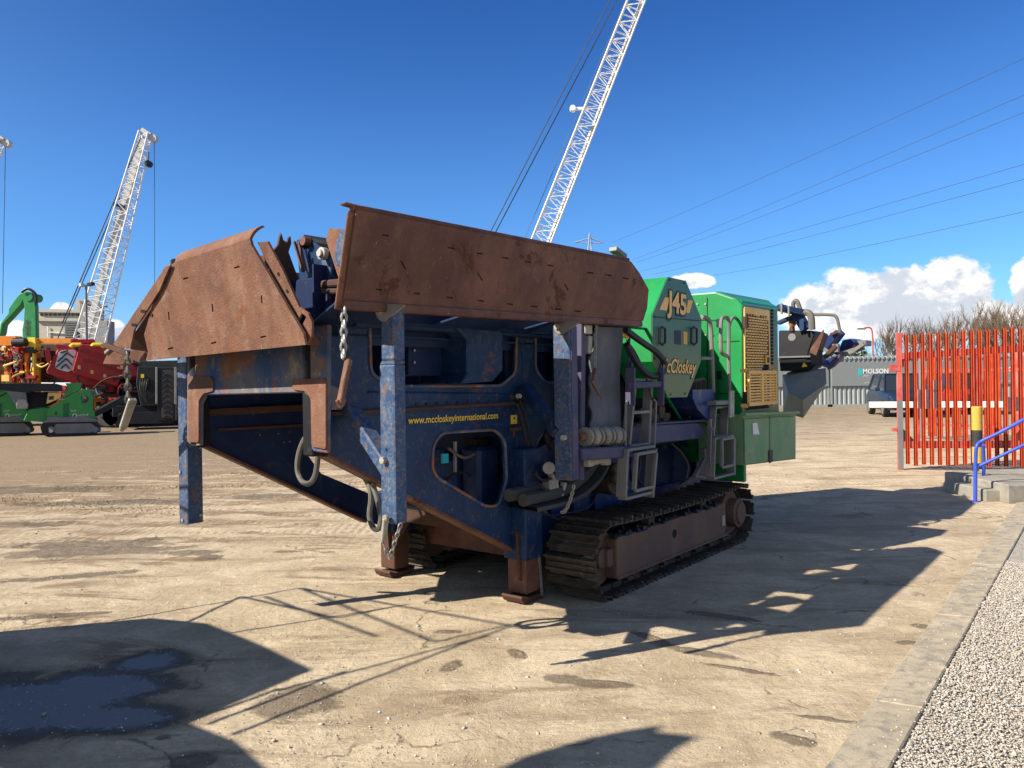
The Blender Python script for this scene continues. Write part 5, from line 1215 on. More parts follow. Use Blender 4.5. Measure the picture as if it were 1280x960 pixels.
# ------------------------------------------------------------ vehicles
def suv(name, label, cat, loc, rz, mat, H=1.85, W_=1.98, L=4.6):
    M = Matrix.Translation(loc) @ Matrix.Rotation(rz, 4, 'Z'); root = thing(name, label, cat, mat=M)
    # x across, y back from the nose, z up
    sec = [(0.00, .80, .50, .78), (.06, .88, .36, .94), (.25, .93, .30, 1.02), (1.05, .97, .28, 1.10), (1.35, .98, .28, 1.14), (3.9, .98, .28, 1.16), (4.45, .94, .34, 1.10), (4.6, .86, .45, .98)]
    mb = MB(M); vs = []
    for y, hw, z0, z1 in sec:
        hw *= W_ / 1.98
        vs += [(-hw * .93, y, z0), (-hw, y, z0 + .18), (-hw, y, z1 - .22), (-hw * .93, y, z1 - .04), (-hw * .8, y, z1), (hw * .8, y, z1), (hw * .93, y, z1 - .04), (hw, y, z1 - .22), (hw, y, z0 + .18), (hw * .93, y, z0)]
    fs = [(i * 10 + j, i * 10 + (j + 1) % 10, (i + 1) * 10 + (j + 1) % 10, (i + 1) * 10 + j) for i in range(len(sec) - 1) for j in range(10)]
    fs += [tuple(range(9, -1, -1)), tuple(range(len(vs) - 10, len(vs)))]
    mb.add(vs, fs); body = mb.build('body', mat, root, .03, seg=2)
    g = MB(M); hb = .84 * W_ / 1.98; ht = .66 * W_ / 1.98
    vs = [(-hb, 1.15, 1.12), (hb, 1.15, 1.12), (hb, 4.45, 1.12), (-hb, 4.45, 1.12), (-ht, 1.95, H - .04), (ht, 1.95, H - .04), (ht, 4.2, H - .06), (-ht, 4.2, H - .06)]
    g.add(vs, [(0, 1, 5, 4), (1, 2, 6, 5), (2, 3, 7, 6), (3, 0, 4, 7), (4, 5, 6, 7)]); g.build('windows', 'glass', root)
    f = MB(M)
    for s in (-1, 1):
        f.bar((s * hb * 1.01, 1.12, 1.12), (s * ht * 1.01, 1.93, H - .04), .07, .06); f.bar((s * hb * 1.01, 4.45, 1.12), (s * ht * 1.01, 4.2, H - .05), .09, .09)
        f.bar((s * hb * 1.01, 2.6, 1.12), (s * ht * 1.01, 2.6, H - .05), .06, .08)
    f.slab([(-ht - .02, 1.9, H - .05), (ht + .02, 1.9, H - .05), (ht + .02, 4.28, H - .05), (-ht - .02, 4.28, H - .05)], (0, 0, 1), .06); f.build('roof', mat, root, .02)
    for sx in (-1, 1):
        for y in (.95, 3.75):
            w1 = MB(M); x = sx * .86 * W_ / 1.98; w1.cyl((x - .12, y, .37), (x + .12, y, .37), .37, 26); wh = w1.build('wheel', 'black', root, .03)
            w2 = MB(M); w2.cyl((x + sx * .11, y, .37), (x + sx * .125, y, .37), .25, 20); w2.build('rim', 'chrome', wh)
        hl = MB(M); hl.slab([(sx * .48, -.005 + .03, .80), (sx * .86, .10, .80), (sx * .86, .10, .90), (sx * .48, .02, .90)][::sx], (0, 1, 0), .03); hl.build('headlight', 'chrome', root, .004)
        mr = MB(M); mr.box((sx * 1.06, 1.5, 1.18), (.2, .1, .15)); mr.build('mirror', mat, root, .03)
    gr = MB(M); gr.bx(-.46, .46, -.02, .05, .72, .90); gr.build('grille', 'black', root, .01)
    lb = MB(M); lb.bx(-.7, .7, -.02, .06, .42, .60); lb.build('lower_intake', 'mid_grey', root, .01)
    return root
c = G(1104, 523); suv('parked_car', 'dark blue off-road car parked nose out in front of the grey containers', 'car', Vector((c.x + 1.25, c.y, 0)), R(-14), 'car_paint')
c = G(1243, 520); suv('parked_car', 'dark red car parked behind the fence pales, right of the blue one', 'car', Vector((c.x, c.y + 1, 0)), R(-10), 'dark_red')

# containers
def container(x0, label, words):
    Y = 45.2; W_ = 6.06; H = 2.95; root = thing('shipping_container', label, 'container', (x0, Y, 0), group='grey containers along the far edge')
    mb = MB(); n = 22; p = W_ / n; prof = []
    for i in range(n):
        a = x0 + i * p; prof += [(a, 0), (a + p * .35, 0), (a + p * .5, .05), (a + p * .85, .05)]
    prof.append((x0 + W_, 0)); m_ = len(prof)
    vs = [(x, Y + d, .12) for x, d in prof] + [(x, Y + d, H - .1) for x, d in prof]
    mb.add(vs, [(i, i + 1, m_ + i + 1, m_ + i) for i in range(m_ - 1)])
    mb.bx(x0, x0 + W_, Y + .06, Y + 2.4, .1, H - .04); mb.build('wall', 'container', root)
    mb = MB(); mb.bx(x0, x0 + W_, Y - .03, Y + .08, 0, .14); mb.bx(x0, x0 + .12, Y - .03, Y + .1, 0, H); mb.bx(x0 + W_ - .12, x0 + W_ - .005, Y - .03, Y + .1, 0, H)
    mb.bx(x0, x0 + W_, Y + 2.3, Y + 2.44, 0, H)
    mb.build('frame', 'container', root)
    mb = MB()
    for i in range(n): mb.bx(x0 + i * p + .03, x0 + i * p + p * .6, Y - .06, Y + 2.4, H - .16, H)
    mb.build('roof', 'container', root)
    zb_, zt_ = 1.22, 2.62
    mb = MB(); mb.bx(x0 + .08, x0 + W_ - .08, Y - .09, Y - .04, zb_, zt_); bd = mb.build('sign_panel', 'board', root)
    return root, bd, Y - .09
lab = ['grey shipping container half hidden behind the crusher chute', 'grey shipping container with white lettering directly behind the blue car', 'grey shipping container behind the middle of the red gate', 'grey shipping container at the right picture edge behind the gate']
x = D(908, 480, 45.2).x
for i in range(4):
    root, bd, yf = container(x, lab[i], '')
    tx = x + (1.6 if i else 4.4)
    if i in (0, 1, 2):
        off = [5.0 - .9, 1.9, 3.4][i]
        text('MOLSON', (x + off, yf, 1.94), (x + off + 1.5, yf, 1.94), .27, (0, 0, 1), 'white', bd, bold=.03, off=.01)
        text('GROUP', (x + off, yf, 1.74), (x + off + .32, yf, 1.74), .11, (0, 0, 1), 'white', bd, off=.01)
        MB().bx(x + off - .26, x + off - .06, yf - .012, yf - .002, 1.82, 2.22).build('logo_block', 'cyan', bd)
        text('molsongroup.co.uk', (x + off + .1, yf, 1.36), (x + off + 1.5, yf, 1.36), .08, (0, 0, 1), 'white', bd, off=.01)
    x += 6.1

# bare trees
def bare_tree_mesh(seed, H):
    random.seed(seed); tr = MB(); cr = MB()
    def grow(mb, p, d, L, r, lev):
        n = 3; pts = [p]
        for i in range(n):
            d = (d + Vector((random.uniform(-.13, .13), random.uniform(-.13, .13), .10))).normalized(); p = p + d * L / n; pts.append(p)
        mb.tube(pts, r, 3 if lev > 1 else 6, r2=r * .55)
        if lev >= 4: return
        k = [5, 5, 4, 4][lev]
        for i in range(k):
            t = random.uniform(.35, 1.) if lev else random.uniform(.3, 1)
            q = pts[0].lerp(pts[-1], t) if lev == 0 else pts[min(n, int(t * n) + 0)]
            nd = (d + Vector((random.gauss(0, .42), random.gauss(0, .42), random.uniform(.0, .45)))).normalized()
            grow(cr, q, nd, L * random.uniform(.5, .72), r * .5, lev + 1)
    grow(tr, Vector((0, 0, 0)), Vector((0, 0, 1)), H * .48, H * .014, 0)
    return tr, cr
protos = []
for i in range(4):
    tr, cr = bare_tree_mesh(20 + i, 9.0)
    protos.append((tr, cr))
random.seed(31)
spots = [(1104, 404, 64), (1122, 388, 68), (1142, 392, 64), (1160, 398, 72), (1176, 394, 66), (1193, 382, 62), (1208, 388, 70), (1224, 380, 64), (1240, 376, 66), (1254, 384, 60), (1268, 371, 62), (1284, 374, 68), (1300, 366, 64), (1322, 372, 62), (1131, 396, 76), (1186, 390, 78), (1216, 378, 75), (1248, 372, 76), (1274, 368, 78), (1091, 420, 70)]
made = {}
where = ['leftmost bare tree above the containers, thin crown', 'bare tree with a rounded crown just left of the gate post', 'bare tree directly above the gate end post', 'shorter bare tree above the first gate pales', 'bare tree above the car behind the pales', 'tall bare tree above the second sign', 'bare tree just right of the tall one', 'tall bare tree above the bollard', 'bare tree with a broad crown right of the bollard', 'shorter bare tree near the handrail end', 'tallest bare tree near the right picture edge', 'bare tree cut by the right picture edge', 'bare tree beyond the right picture edge', 'last bare tree out to the right', 'distant bare tree behind the gate end post trees', 'distant bare tree behind the short ones', 'distant bare tree behind the bollard trees', 'distant bare tree behind the broad crown', 'distant bare tree behind the tallest one', 'small low bare tree beside the red street lamp']
for i, (px_, py_, Y) in enumerate(spots):
    top = D(px_, py_ - 7, Y); k_ = i % 4; sc_ = top.z / 8.6
    if k_ not in made:
        root = thing('bare_tree', where[i], 'tree', group='bare trees beyond the containers')
        t_ = protos[k_][0].build('trunk', 'tree_bark', root); c_ = protos[k_][1].build('crown', 'tree_bark', root); made[k_] = (root, t_, c_)
    else:
        r0, t0, c0_ = made[k_]; root = r0.copy(); COL.objects.link(root)
        for ch_ in (t0, c0_):
            q_ = ch_.copy(); COL.objects.link(q_); q_.parent = root
        root['label'] = where[i]
    root.location = (top.x, Y, 0); root.scale = (sc_,) * 3; root.rotation_euler = (0, 0, random.uniform(0, 6))
# dark evergreen bushes behind the containers
def bush(px_, py_, Y, wd, label, seed):
    random.seed(seed); top = D(px_, py_, Y); mb = MB()
    for i in range(900):
        a = random.uniform(0, 6.28); rr = random.uniform(0, 1) ** .5; zz_ = random.uniform(.1, 1)
        wv = wd * (1 - zz_ ** 2 * .6) * (.8 + .3 * math.sin(a * 3 + seed))
        p = Vector((top.x + math.cos(a) * rr * wv, Y + math.sin(a) * rr * wv * .6, zz_ * top.z * (.85 + .15 * math.sin(a * 5 + rr * 4))))
        d1 = Vector((random.gauss(0, 1), random.gauss(0, 1), random.gauss(0, 1))).normalized() * .22; d2 = Vector((random.gauss(0, 1), random.gauss(0, 1), random.gauss(0, 1))).normalized() * .14
        mb.add([p - d1, p + d2, p + d1, p - d2], [(0, 1, 2, 3)])
    o = mb.build('evergreen_bush', 'bush'); tag(o, label, 'bush')
bush(1062, 434, 54, 3.0, 'dark evergreen bush above the containers left of the red lamp post', 1)
bush(1035, 437, 58, 2.6, 'dark evergreen bush low behind the tail conveyor', 2)
# street lamp
c = D(1091, 440, 58); top = D(1091, 412, 58)
lp = thing('street_lamp', 'slim red street lamp with a curved arm behind the containers', 'street lamp', (c.x, 58, 0))
MB().tube([(c.x, 58, 0), (c.x, 58, 3.2)], .14, 8).build('base', 'lamp_red', lp)
MB().tube(spl([(c.x, 58, 3.2), (c.x, 58, top.z - .6), D(1089, 411, 58), D(1083, 409.5, 58), D(1078, 411, 58)], 5), .06, 8).build('arm', 'lamp_red', lp)
MB().box(tuple(D(1077, 411, 58)), (.6, .3, .12)).build('lamp_head', 'mid_grey', lp)
SL = [None]                            # yawed plane for the machines standing at an angle
D0 = D
def D(px, py, Y):
    d = ray(px, py)
    if SL[0] is None: return CAM + d * Y
    x0, k_ = SL[0]
    return CAM + d * ((Y - k_ * x0) / (1 - k_ * d.x))
def ps(mb, pts, Y, t, r=0):
    q = [D(x, y, Y) for x, y in pts]; n_ = (0, 1, 0) if SL[0] is None else (-SL[0][1], 1, 0)
    return mb.slab(rnd(q, r) if r else q, n_, t)
# ------------------------------------------------------------ left background
def poly(mb, pts, Y, t, r=0): return ps(mb, pts, Y, t, r)
def mini(dx, label, Y):
    X = lambda x, y: (x + dx, y)
    L = lambda pts: [X(*p) for p in pts]
    c = G(90 + dx, 545); SL[0] = (c.x, .52); root = thing('mini_crusher', label, 'crusher', (c.x, Y, 0), group='small green tracked crushers')
    gz_ = 0
    # crawler
    for yy in (Y, Y + 1.15):
        tr_ = poly(MB(), L([(50, 533), (54, 528), (62, 526), (118, 525), (124, 530), (125, 536), (121, 542), (115, 545), (60, 546.5), (53, 543)]), yy, .35, .08).build('crawler', 'black', root, .015)
        if yy == Y:
            poly(MB(), L([(68, 533), (70, 530), (114, 529), (119, 533), (118, 539), (112, 541), (70, 542), (66, 538)]), yy - .02, .1, .05).build('track_frame', 'mid_grey', tr_, .01)
            for q in (64, 119): p = D(q + dx, 537, yy); MB().cyl(p - Vector((0, .04, 0)), p + Vector((0, .2, 0)), .11, 16).build('wheel', 'mid_grey', tr_)
            text('BISON', D(73 + dx, 539.5, yy - .03), D(85 + dx, 538.8, yy - .03), .11, (0, 0, 1), 'galv', tr_, off=.01)
    poly(MB(), L([(52, 529), (62, 521), (84, 521), (108, 520), (121, 524), (122, 527), (62, 528)]), Y - .05, 1.6).build('track_guard', 'mid_grey', root, .01)
    # body
    body = poly(MB(), L([(58, 528), (59, 512), (72, 504), (80, 499), (97, 489), (106, 487), (113, 489), (116, 496), (116.5, 513), (118.5, 515), (118.5, 524), (60, 528)]), Y + .02, 1.4, .05).build('body', 'mini_green', root, .03, seg=2)
    poly(MB(), L([(29, 526), (36, 511), (62, 509), (60, 528), (30, 526)]), Y + .35, 1.0).build('rear_body', 'mini_green', root, .02)
    poly(MB(), L([(78, 498), (84, 484), (82, 479), (102, 478.5), (100, 487), (90, 492)]), Y + .1, 1.3).build('feed_hopper', 'mini_green', root, .01)
    p = D(104.5 + dx, 499, Y); mb = MB(); mb.cyl(p - Vector((0, .02, 0)), p + Vector((0, .05, 0)), .135, 20); rg_ = mb.build('round_badge', 'bollard_black', root)
    poly(MB(), L([(101.5, 501), (104, 497), (107.5, 497), (105, 501)]), Y - .015, .005).build('mark', 'mini_green', rg_)
    poly(MB(), L([(79, 505), (86, 504), (86, 521), (79, 522)]), Y - .0, .03).build('louvre_panel', 'green_dark', root)
    poly(MB(), L([(69, 514), (71, 514), (71, 519), (69, 519)]), Y - .0, .03).build('door_catch', 'bollard_black', root)
    text('EVOQUIP', D(97 + dx, 520.5, Y - .0), D(111 + dx, 519.5, Y), .07, (0, 0, 1), 'white', root, shear=.2, off=.01)
    p = D(93.5 + dx, 519.5, Y); mb = MB(); mb.tube([p + Vector((.07 * math.cos(a * .7), -.01, .07 * math.sin(a * .7))) for a in range(9)], .014, 6, closed=True); mb.build('ring_emblem', 'white', root)
    text('R220', D(89 + dx, 514.5, Y), D(95.5 + dx, 514, Y), .05, (0, 0, 1), 'white', root, off=.01)
    # engine bay, yellow panel, conveyor canopy
    yp = poly(MB(), L([(58, 505), (60, 491), (77, 490.5), (76, 497), (70, 500)]), Y + .1, .6).build('yellow_panel', 'yellow', root, .01)
    poly(MB(), L([(61, 496), (67, 494.5), (67, 499.5), (61, 500)]), Y + .08, .03).build('symbol', 'bollard_black', yp)
    poly(MB(), L([(-5, 479), (30, 479), (68, 479.5), (81, 483), (81, 488), (77, 489), (40, 489.5), (36, 491), (-5, 487)]), Y - .1, 1.2).build('conveyor_canopy', 'black', root, .02)
    poly(MB(), L([(20, 490), (58, 490), (59, 506), (36, 512), (30, 506)]), Y + .3, .9).build('engine_bay', 'dark_void', root)
    poly(MB(), L([(4, 485), (32, 489), (34, 507), (20, 506), (12, 494)]), Y - .05, .7).build('dust_cover', 'mid_grey', root, .01)
    poly(MB(), L([(22, 499), (32, 499), (35, 506), (34, 511), (21, 511), (20, 507)]), Y - .08, .5).build('end_plate', 'steel', root, .01)
    p = D(79 + dx, 485, Y - .12); MB().cyl(p, p + Vector((0, .1, 0)), .09, 14).build('tail_light', 'red', root)
    # folding conveyor on the other end
    poly(MB(), L([(117, 513), (150, 496), (154, 497), (154, 503), (120, 521)]), Y + .4, .7).build('feed_conveyor', 'black', root, .01)
    poly(MB(), L([(117, 513), (149, 496), (150, 497.5), (118, 515)]), Y + .36, .03).build('conveyor_edge', 'galv', root)
mini(0, 'small green tracked crusher with yellow engine panel, nearer of the two', 27.4)
mini(-84, 'small green tracked crusher cut off by the left picture edge', 27.8)
SL[0] = (D0(120, 500, 33).x, .5)

# red screener
Y = 33.
rs_ = thing('mobile_screener', 'red wheeled screener with a patterned conveyor end, tilted up', 'screener', (D(130, 500, Y).x, Y, 0))
poly(MB(), [(58, 463), (72, 437), (68, 430), (74, 431), (95, 432), (84, 459), (118, 474), (149, 482), (142, 484), (100, 480), (60, 467)], Y - .2, .4).build('end_frame', 'red', rs_, .02)
poly(MB(), [(90, 463), (99, 432), (104, 430), (138, 436), (160, 446), (175, 470), (150, 474), (147, 483), (128, 478), (92, 466)], Y - .6, 1.6).build('side_box', 'red', rs_, .03)
poly(MB(), [(104, 447), (152, 462), (152, 465), (103, 450)], Y - .66, .08).build('ridge', 'dark_red', rs_)
poly(MB(), [(100, 436), (136, 444), (148, 452), (140, 452), (101, 439)], Y - .66, .08).build('ridge', 'dark_red', rs_)
sc_ = poly(MB(), [(68, 460), (74, 438), (96, 437), (90, 463), (84, 465)], Y - .3, .6, .15).build('conveyor_belt', 'white', rs_, .05)
mb = MB()
for a, b_ in [((76, 441), (85, 438)), ((72, 452), (84, 441)), ((84, 441), (92, 447)), ((70, 459), (83, 448)), ((83, 448), (90, 456)), ((76, 461), (82, 455)), ((82, 455), (87, 461))]:
    mb.bar(D(*a, Y - .34), D(*b_, Y - .34), .09, .05)
mb.build('chevron', 'bollard_black', sc_)
poly(MB(), [(58, 452), (56, 436), (60, 435), (63, 446), (62, 455)], Y - .4, .3, .1).build('fender', 'red', rs_, .03)
poly(MB(), [(60, 460), (90, 470), (130, 486), (128, 490), (80, 476), (58, 466)], Y - .1, .8).build('under_frame', 'dark_red', rs_, .02)
poly(MB(), [(88, 424), (118, 424), (119, 429), (88, 429)], Y + .4, .8).build('top_box', 'red', rs_, .02)
text('SANDVIK', D(96, 427.5, Y + .38), D(112, 427.5, Y + .38), .10, (0, 0, 1), 'white', rs_, off=.01) if False else None
for px_ in (96, 122): MB().tube([D(px_ - 8, 434, Y - .5), D(px_ - 5, 431, Y - .5), D(px_ + 4, 431, Y - .5), D(px_ + 8, 436, Y - .5)], .09, 8).build('yellow_hose', 'yellow_clean', rs_)
for x, y in [(115, 465), (99, 459), (148, 461), (152, 459), (131, 470)]:
    poly(MB(), [(x - 1.8, y - 2.5), (x + 1.8, y - 2), (x + 1.8, y + 2.5), (x - 1.8, y + 2)], Y - .63, .02).build('sticker', 'yellow', rs_)
poly(MB(), [(158, 457), (172, 457), (174, 475), (160, 476)], Y + .1, .8).build('red_tank', 'red', rs_, .1)
poly(MB(), [(86, 497), (215, 496), (215, 510), (86, 511)], Y + .5, 1.6).build('chassis', 'orange', rs_, .03)
for x in (135, 146):
    c = D(x, 489, Y); MB().cyl((c.x, Y + .1, .55), (c.x, Y + .5, .55), .55, 22).build('wheel', 'rubber', rs_, .05)
for x in (100, 170, 205): c = D(x, 500, Y); MB().bx(c.x - .1, c.x + .1, c.y + .6, c.y + .8, 0, 1.0).build('landing_leg', 'orange', rs_, .01)
# dark trailer with upright chevron belt
Y = 31.; SL[0] = (D0(200, 500, 31).x, .3)
tr_ = thing('stockpile_conveyor', 'dark machine with an upright chevron belt and grey posts behind the left post', 'conveyor', (D(200, 500, Y).x, Y, 0))
poly(MB(), [(197, 459), (219, 459), (219, 526), (197, 526)], Y, .5).build('tail_frame', 'black', tr_, .02)
bt = poly(MB(), [(202, 463), (217, 463), (217, 523), (202, 523)], Y - .08, .08, .1).build('chevron_belt', 'rubber', tr_, .03)
mb = MB()
for i in range(9):
    y = 466 + i * 6.5; mb.bar(D(203, y + 4, Y - .1), D(209.5, y, Y - .1), .06, .05); mb.bar(D(209.5, y, Y - .1), D(216, y + 4, Y - .1), .06, .05)
mb.build('chevron', 'track', bt)
for x in (195.5, 219):
    poly(MB(), [(x - 1.3, 459), (x + 1.3, 459), (x + 1.3, 505), (x - 1.3, 505)], Y - .15, .15).build('post', 'steel', tr_, .01)
poly(MB(), [(172, 458), (195, 458), (195, 508), (176, 508), (170, 480)], Y + .2, 1.2).build('engine_box', 'black', tr_, .03)
for x, y in [(178, 470), (178, 480), (182, 479)]: poly(MB(), [(x - 2, y - 2.4), (x + 2, y - 2.4), (x + 2, y + 2.4), (x - 2, y + 2.4)], Y + .15, .04).build('label_plate', 'yellow_clean', tr_)
mb = MB()
for k_ in range(4): mb.tube(spl([D(176 + k_ * 3, 474, Y), D(176 + k_ * 2, 490, Y - .1), D(184, 500 + k_, Y - .1), D(194, 494 + k_ * 2, Y)], 5), .035, 6)
mb.build('cable_loop', 'hose_black', tr_)
mb = MB(); poly(mb, [(140, 508), (222, 507), (222, 520), (140, 521)], Y + .5, 1.2); mb.build('chassis', 'black', tr_, .03)
for yy in (Y + .1, Y + 1.7):
    poly(MB(), [(150, 516), (215, 514), (220, 520), (215, 529), (152, 530), (146, 523)], yy, .4, .1).build('crawler', 'black', tr_, .02)

# black stack of folded plant between the red screener and the chevron belt
SL[0] = (D0(170, 500, 34).x, .3); Y = 34.
fp = thing('folded_plant', 'black folded plant with pale labels standing under the rusty wing', 'screening plant', (D(160, 500, Y).x, Y, 0))
poly(MB(), [(126, 470), (150, 452), (232, 450), (236, 528), (126, 528)], Y, 1.6).build('body', 'bollard_black', fp, .03)
for a, b_, c_, d_ in [(128, 486, 150, 500), (153, 478, 168, 498), (150, 504, 170, 516), (176, 512, 194, 522)]:
    poly(MB(), [(a, b_), (c_, b_ - 1), (c_, d_), (a, d_)], Y - .15, .15).build('access_door', 'rubber', fp, .02)
for k_ in range(6):
    MB().tube(spl([D(140 + k_ * 9, 478 + k_ * 2, Y - .2), D(148 + k_ * 7, 496, Y - .35), D(138 + k_ * 10, 514, Y - .25)], 5), .04, 6).build('hose', 'hose_black', fp)
poly(MB(), [(122, 520), (228, 518), (234, 524), (230, 534), (124, 536), (118, 528)], Y - .4, .5, .1).build('crawler', 'black', fp, .03)
poly(MB(), [(163, 498), (167, 498), (167, 503), (163, 503)], Y - .17, .02).build('label_plate', 'yellow', fp)

# pipes, hoses and small fittings that fill out the parked machines
def clutter(root, x0, x1, y0, y1, Y_, n_, mats, seed):
    random.seed(seed)
    for m_ in mats:
        mb = MB()
        for i in range(n_):
            a = D(random.uniform(x0, x1), random.uniform(y0, y1), Y_ + random.uniform(-.3, .3))
            if random.random() < .5:
                b_ = a + Vector((random.uniform(-.9, .9), random.uniform(-.2, .2), random.uniform(-.5, .5))); mb.tube(spl([a, (a + b_) / 2 + Vector((0, -.1, random.uniform(-.25, .1))), b_], 3), random.uniform(.02, .05), 5)
            else: mb.box(tuple(a), (random.uniform(.06, .4), random.uniform(.1, .3), random.uniform(.06, .3)))
        mb.build('pipework', m_, root)
clutter(rs_, 92, 160, 468, 508, 33., 16, ('bollard_black', 'dark_red', 'rust_dark'), 5)
clutter(fp, 128, 228, 466, 520, 33.7, 22, ('bollard_black', 'mid_grey'), 6)

# orange machine frame
SL[0] = None
Y = 35.
om = thing('screening_plant', 'orange and yellow framed screening plant at the left picture edge', 'screening plant', (D(20, 500, Y).x, Y, 0))
mb = MB()
poly(mb, [(-30, 420), (20, 420), (22, 432), (-30, 432)], Y, .5); poly(mb, [(36, 423), (92, 423), (92, 429), (36, 429)], Y + .1, .4); mb.build('top_beam', 'orange', om, .03)
poly(MB(), [(34, 422), (44, 422), (45, 433), (42, 438), (43, 475), (40, 476), (40, 440), (34, 432)], Y - .1, .4).build('yellow_post', 'yellow_clean', om, .02)
for x0, x1 in [(-10, -5), (5, 10), (18, 23), (28, 32), (40, 45)]:
    poly(MB(), [(x0, 430), (x1, 430), (x1, 520), (x0, 520)], Y + .05, .4).build('post', 'orange', om, .02)
for x0, x1 in [(12, 16), (25, 30)]:
    poly(MB(), [(x0, 434), (x1, 434), (x1 + 2, 478), (x0, 478)], Y - .1, .2).build('strut', 'dark_red', om, .02)
mb = MB(); mb.bar(D(32, 455, Y), D(36, 437, Y), .2, .2); mb.bar(D(32, 455, Y), D(33, 478, Y), .2, .2); mb.bar(D(10, 470, Y), D(32, 440, Y), .12, .12); mb.build('brace', 'orange', om, .02)
mb = MB()
for k_ in range(4): mb.bar(D(-30, 440 + k_ * 12, Y + .4), D(45, 440 + k_ * 12, Y + .4), .12, .12)
mb.build('cross_member', 'orange', om, .01)
p = D(24, 428, Y - .3); MB().cyl(p - Vector((.25, 0, 0)), p + Vector((.3, 0, 0)), .2, 16).build('motor', 'black', om)
poly(MB(), [(45, 430), (140, 430), (140, 478), (45, 478)], Y + 1.0, 1.0).build('dark_screen_box', 'rust_dark', om, .02)
mb = MB(); mb.bx(D(-40, 500, Y).x, D(140, 500, Y).x, Y + .6, Y + 2.2, .5, 1.2); mb.build('chassis', 'orange', om, .03)
for x in (5, 70, 92):
    c = D(x, 500, Y); MB().cyl((c.x, Y + .2, .5), (c.x, Y + .6, .5), .5, 20).build('wheel', 'rubber', om, .04)
clutter(om, -10, 46, 434, 480, 35., 18, ('bollard_black', 'dark_red', 'rust_dark', 'yellow'), 7)
clutter(om, 45, 95, 432, 476, 35.8, 14, ('bollard_black', 'rust_dark'), 9)
random.seed(8); mb = MB()
for k_ in range(10):
    c = D(random.uniform(17, 26), random.uniform(445, 465), Y); mb.box(tuple(c), (.18, .2, random.uniform(.1, .3)))
mb.build('gearbox', 'hub', om, .01)

# green material handler arm
Y = 44.
mh = thing('material_handler', 'green material handler with a bent boom rising behind the orange plant', 'material handler', (D(-40, 500, Y).x, Y, 0))
poly(MB(), [(-60, 470), (-2, 417), (0, 404), (10, 391), (10, 386), (18, 374), (24, 367), (32, 364), (40, 366), (43, 371), (30, 374), (26, 382), (4, 406), (2, 417), (-40, 490)], Y, .5).build('boom', 'arm_green', mh, .06)
st_ = poly(MB(), [(28, 373), (36, 365), (42, 369), (45, 382), (46, 425), (28, 425), (27, 412), (29, 402), (30, 385)], Y - .3, .3).build('stick', 'arm_green', mh, .06)
text('sennebogen', D(37, 419, Y - .3), D(37.4, 400, Y - .3), .34, (-1, 0, 0), 'bollard_black', st_, bold=.02, off=.03)
mb = MB(); mb.tube(spl([D(27, 365, Y - .4), D(34, 361, Y - .4), D(41, 364, Y - .4), D(45, 370, Y - .4), D(45, 380, Y - .4)], 5), .08, 6); mb.build('hose', 'hose_black', mh)
p = D(35, 371, Y - .35); MB().cyl(p, p + Vector((0, 1, 0)), .25, 16).build('pivot', 'arm_green', mh)
mb = MB(); c = D(-60, 470, Y); mb.bx(c.x - 3, c.x + 2, Y, Y + 3, 1.2, 3.4); mb.build('upper_body', 'arm_green', mh, .1)
mb = MB(); mb.bx(c.x - 2.5, c.x + 2.5, Y - .2, Y + 3, .0, 1.15); mb.build('undercarriage', 'black', mh, .2)

# industrial building and grey shed
Y = 170.
b1 = thing('factory_building', 'pale beige factory building with stepped roof far behind the cranes', 'building', (D(80, 470, Y).x, Y, 0))
def wall(pts, name, mat, Y_, t, par, **k_): return poly(MB(), pts, Y_, t).build(name, mat, par, **k_)
wl = wall([(45, 490), (45, 386), (101, 387), (101, 490)], 'wall', 'stone_beige', Y, 1.2, b1)
wall([(45, 386), (101, 387), (101, 391), (45, 390)], 'cornice', 'stone_beige', Y - .8, 1.0, b1)
wall([(44, 397), (101, 398), (101, 402), (44, 401)], 'cornice', 'stone_beige', Y - .6, .8, b1)
for k_ in range(9):
    x = 50 + k_ * 5.6; wall([(x, 392), (x + 3.4, 392), (x + 3.4, 394.6), (x, 394.5)], 'window', 'glass', Y - .15, .3, b1)
wall([(94, 375), (107, 374), (107, 392), (96, 392)], 'roof_turret', 'stone_beige', Y + 3, 6, b1)
wall([(81, 401), (101, 401), (101, 490), (81, 490)], 'grey_bay', 'mid_grey', Y - 1.2, 1.1, b1)
mb = MB()
for k_ in range(8): mb.bar(D(82, 404 + k_ * 3, Y - 2.1), D(100, 404 + k_ * 3, Y - 2.1), .25, .2)
mb.build('louvre', 'black', b1)
mb = MB(); mb.bar(D(60, 408, Y - .3), D(60, 421, Y - .3), .2, .2); mb.bar(D(60, 415, Y - .3), D(80, 416, Y - .3), .2, .2); mb.build('railing', 'white', b1)
b2 = thing('grey_shed', 'plain grey flat roofed tower building right of the beige factory', 'building', (D(118, 470, 160).x, 160, 0))
wall([(100, 490), (100, 377), (124, 382), (124, 490)], 'wall', 'stone_grey', 160, 2, b2); wall([(122, 490), (122, 400), (134, 401), (134, 490)], 'side_wing', 'stone_grey', 159, 3, b2)
wall([(99, 375.5), (125, 380.5), (125, 383), (99, 378)], 'parapet', 'mid_grey', 159.5, 3, b2)
mb = MB(); mb.bx(D(-400, 470, 260).x, D(30, 470, 260).x, 260, 290, 0, 6); o = mb.build('warehouse', 'stone_grey'); tag(o, 'long low warehouse on the left horizon', 'building')

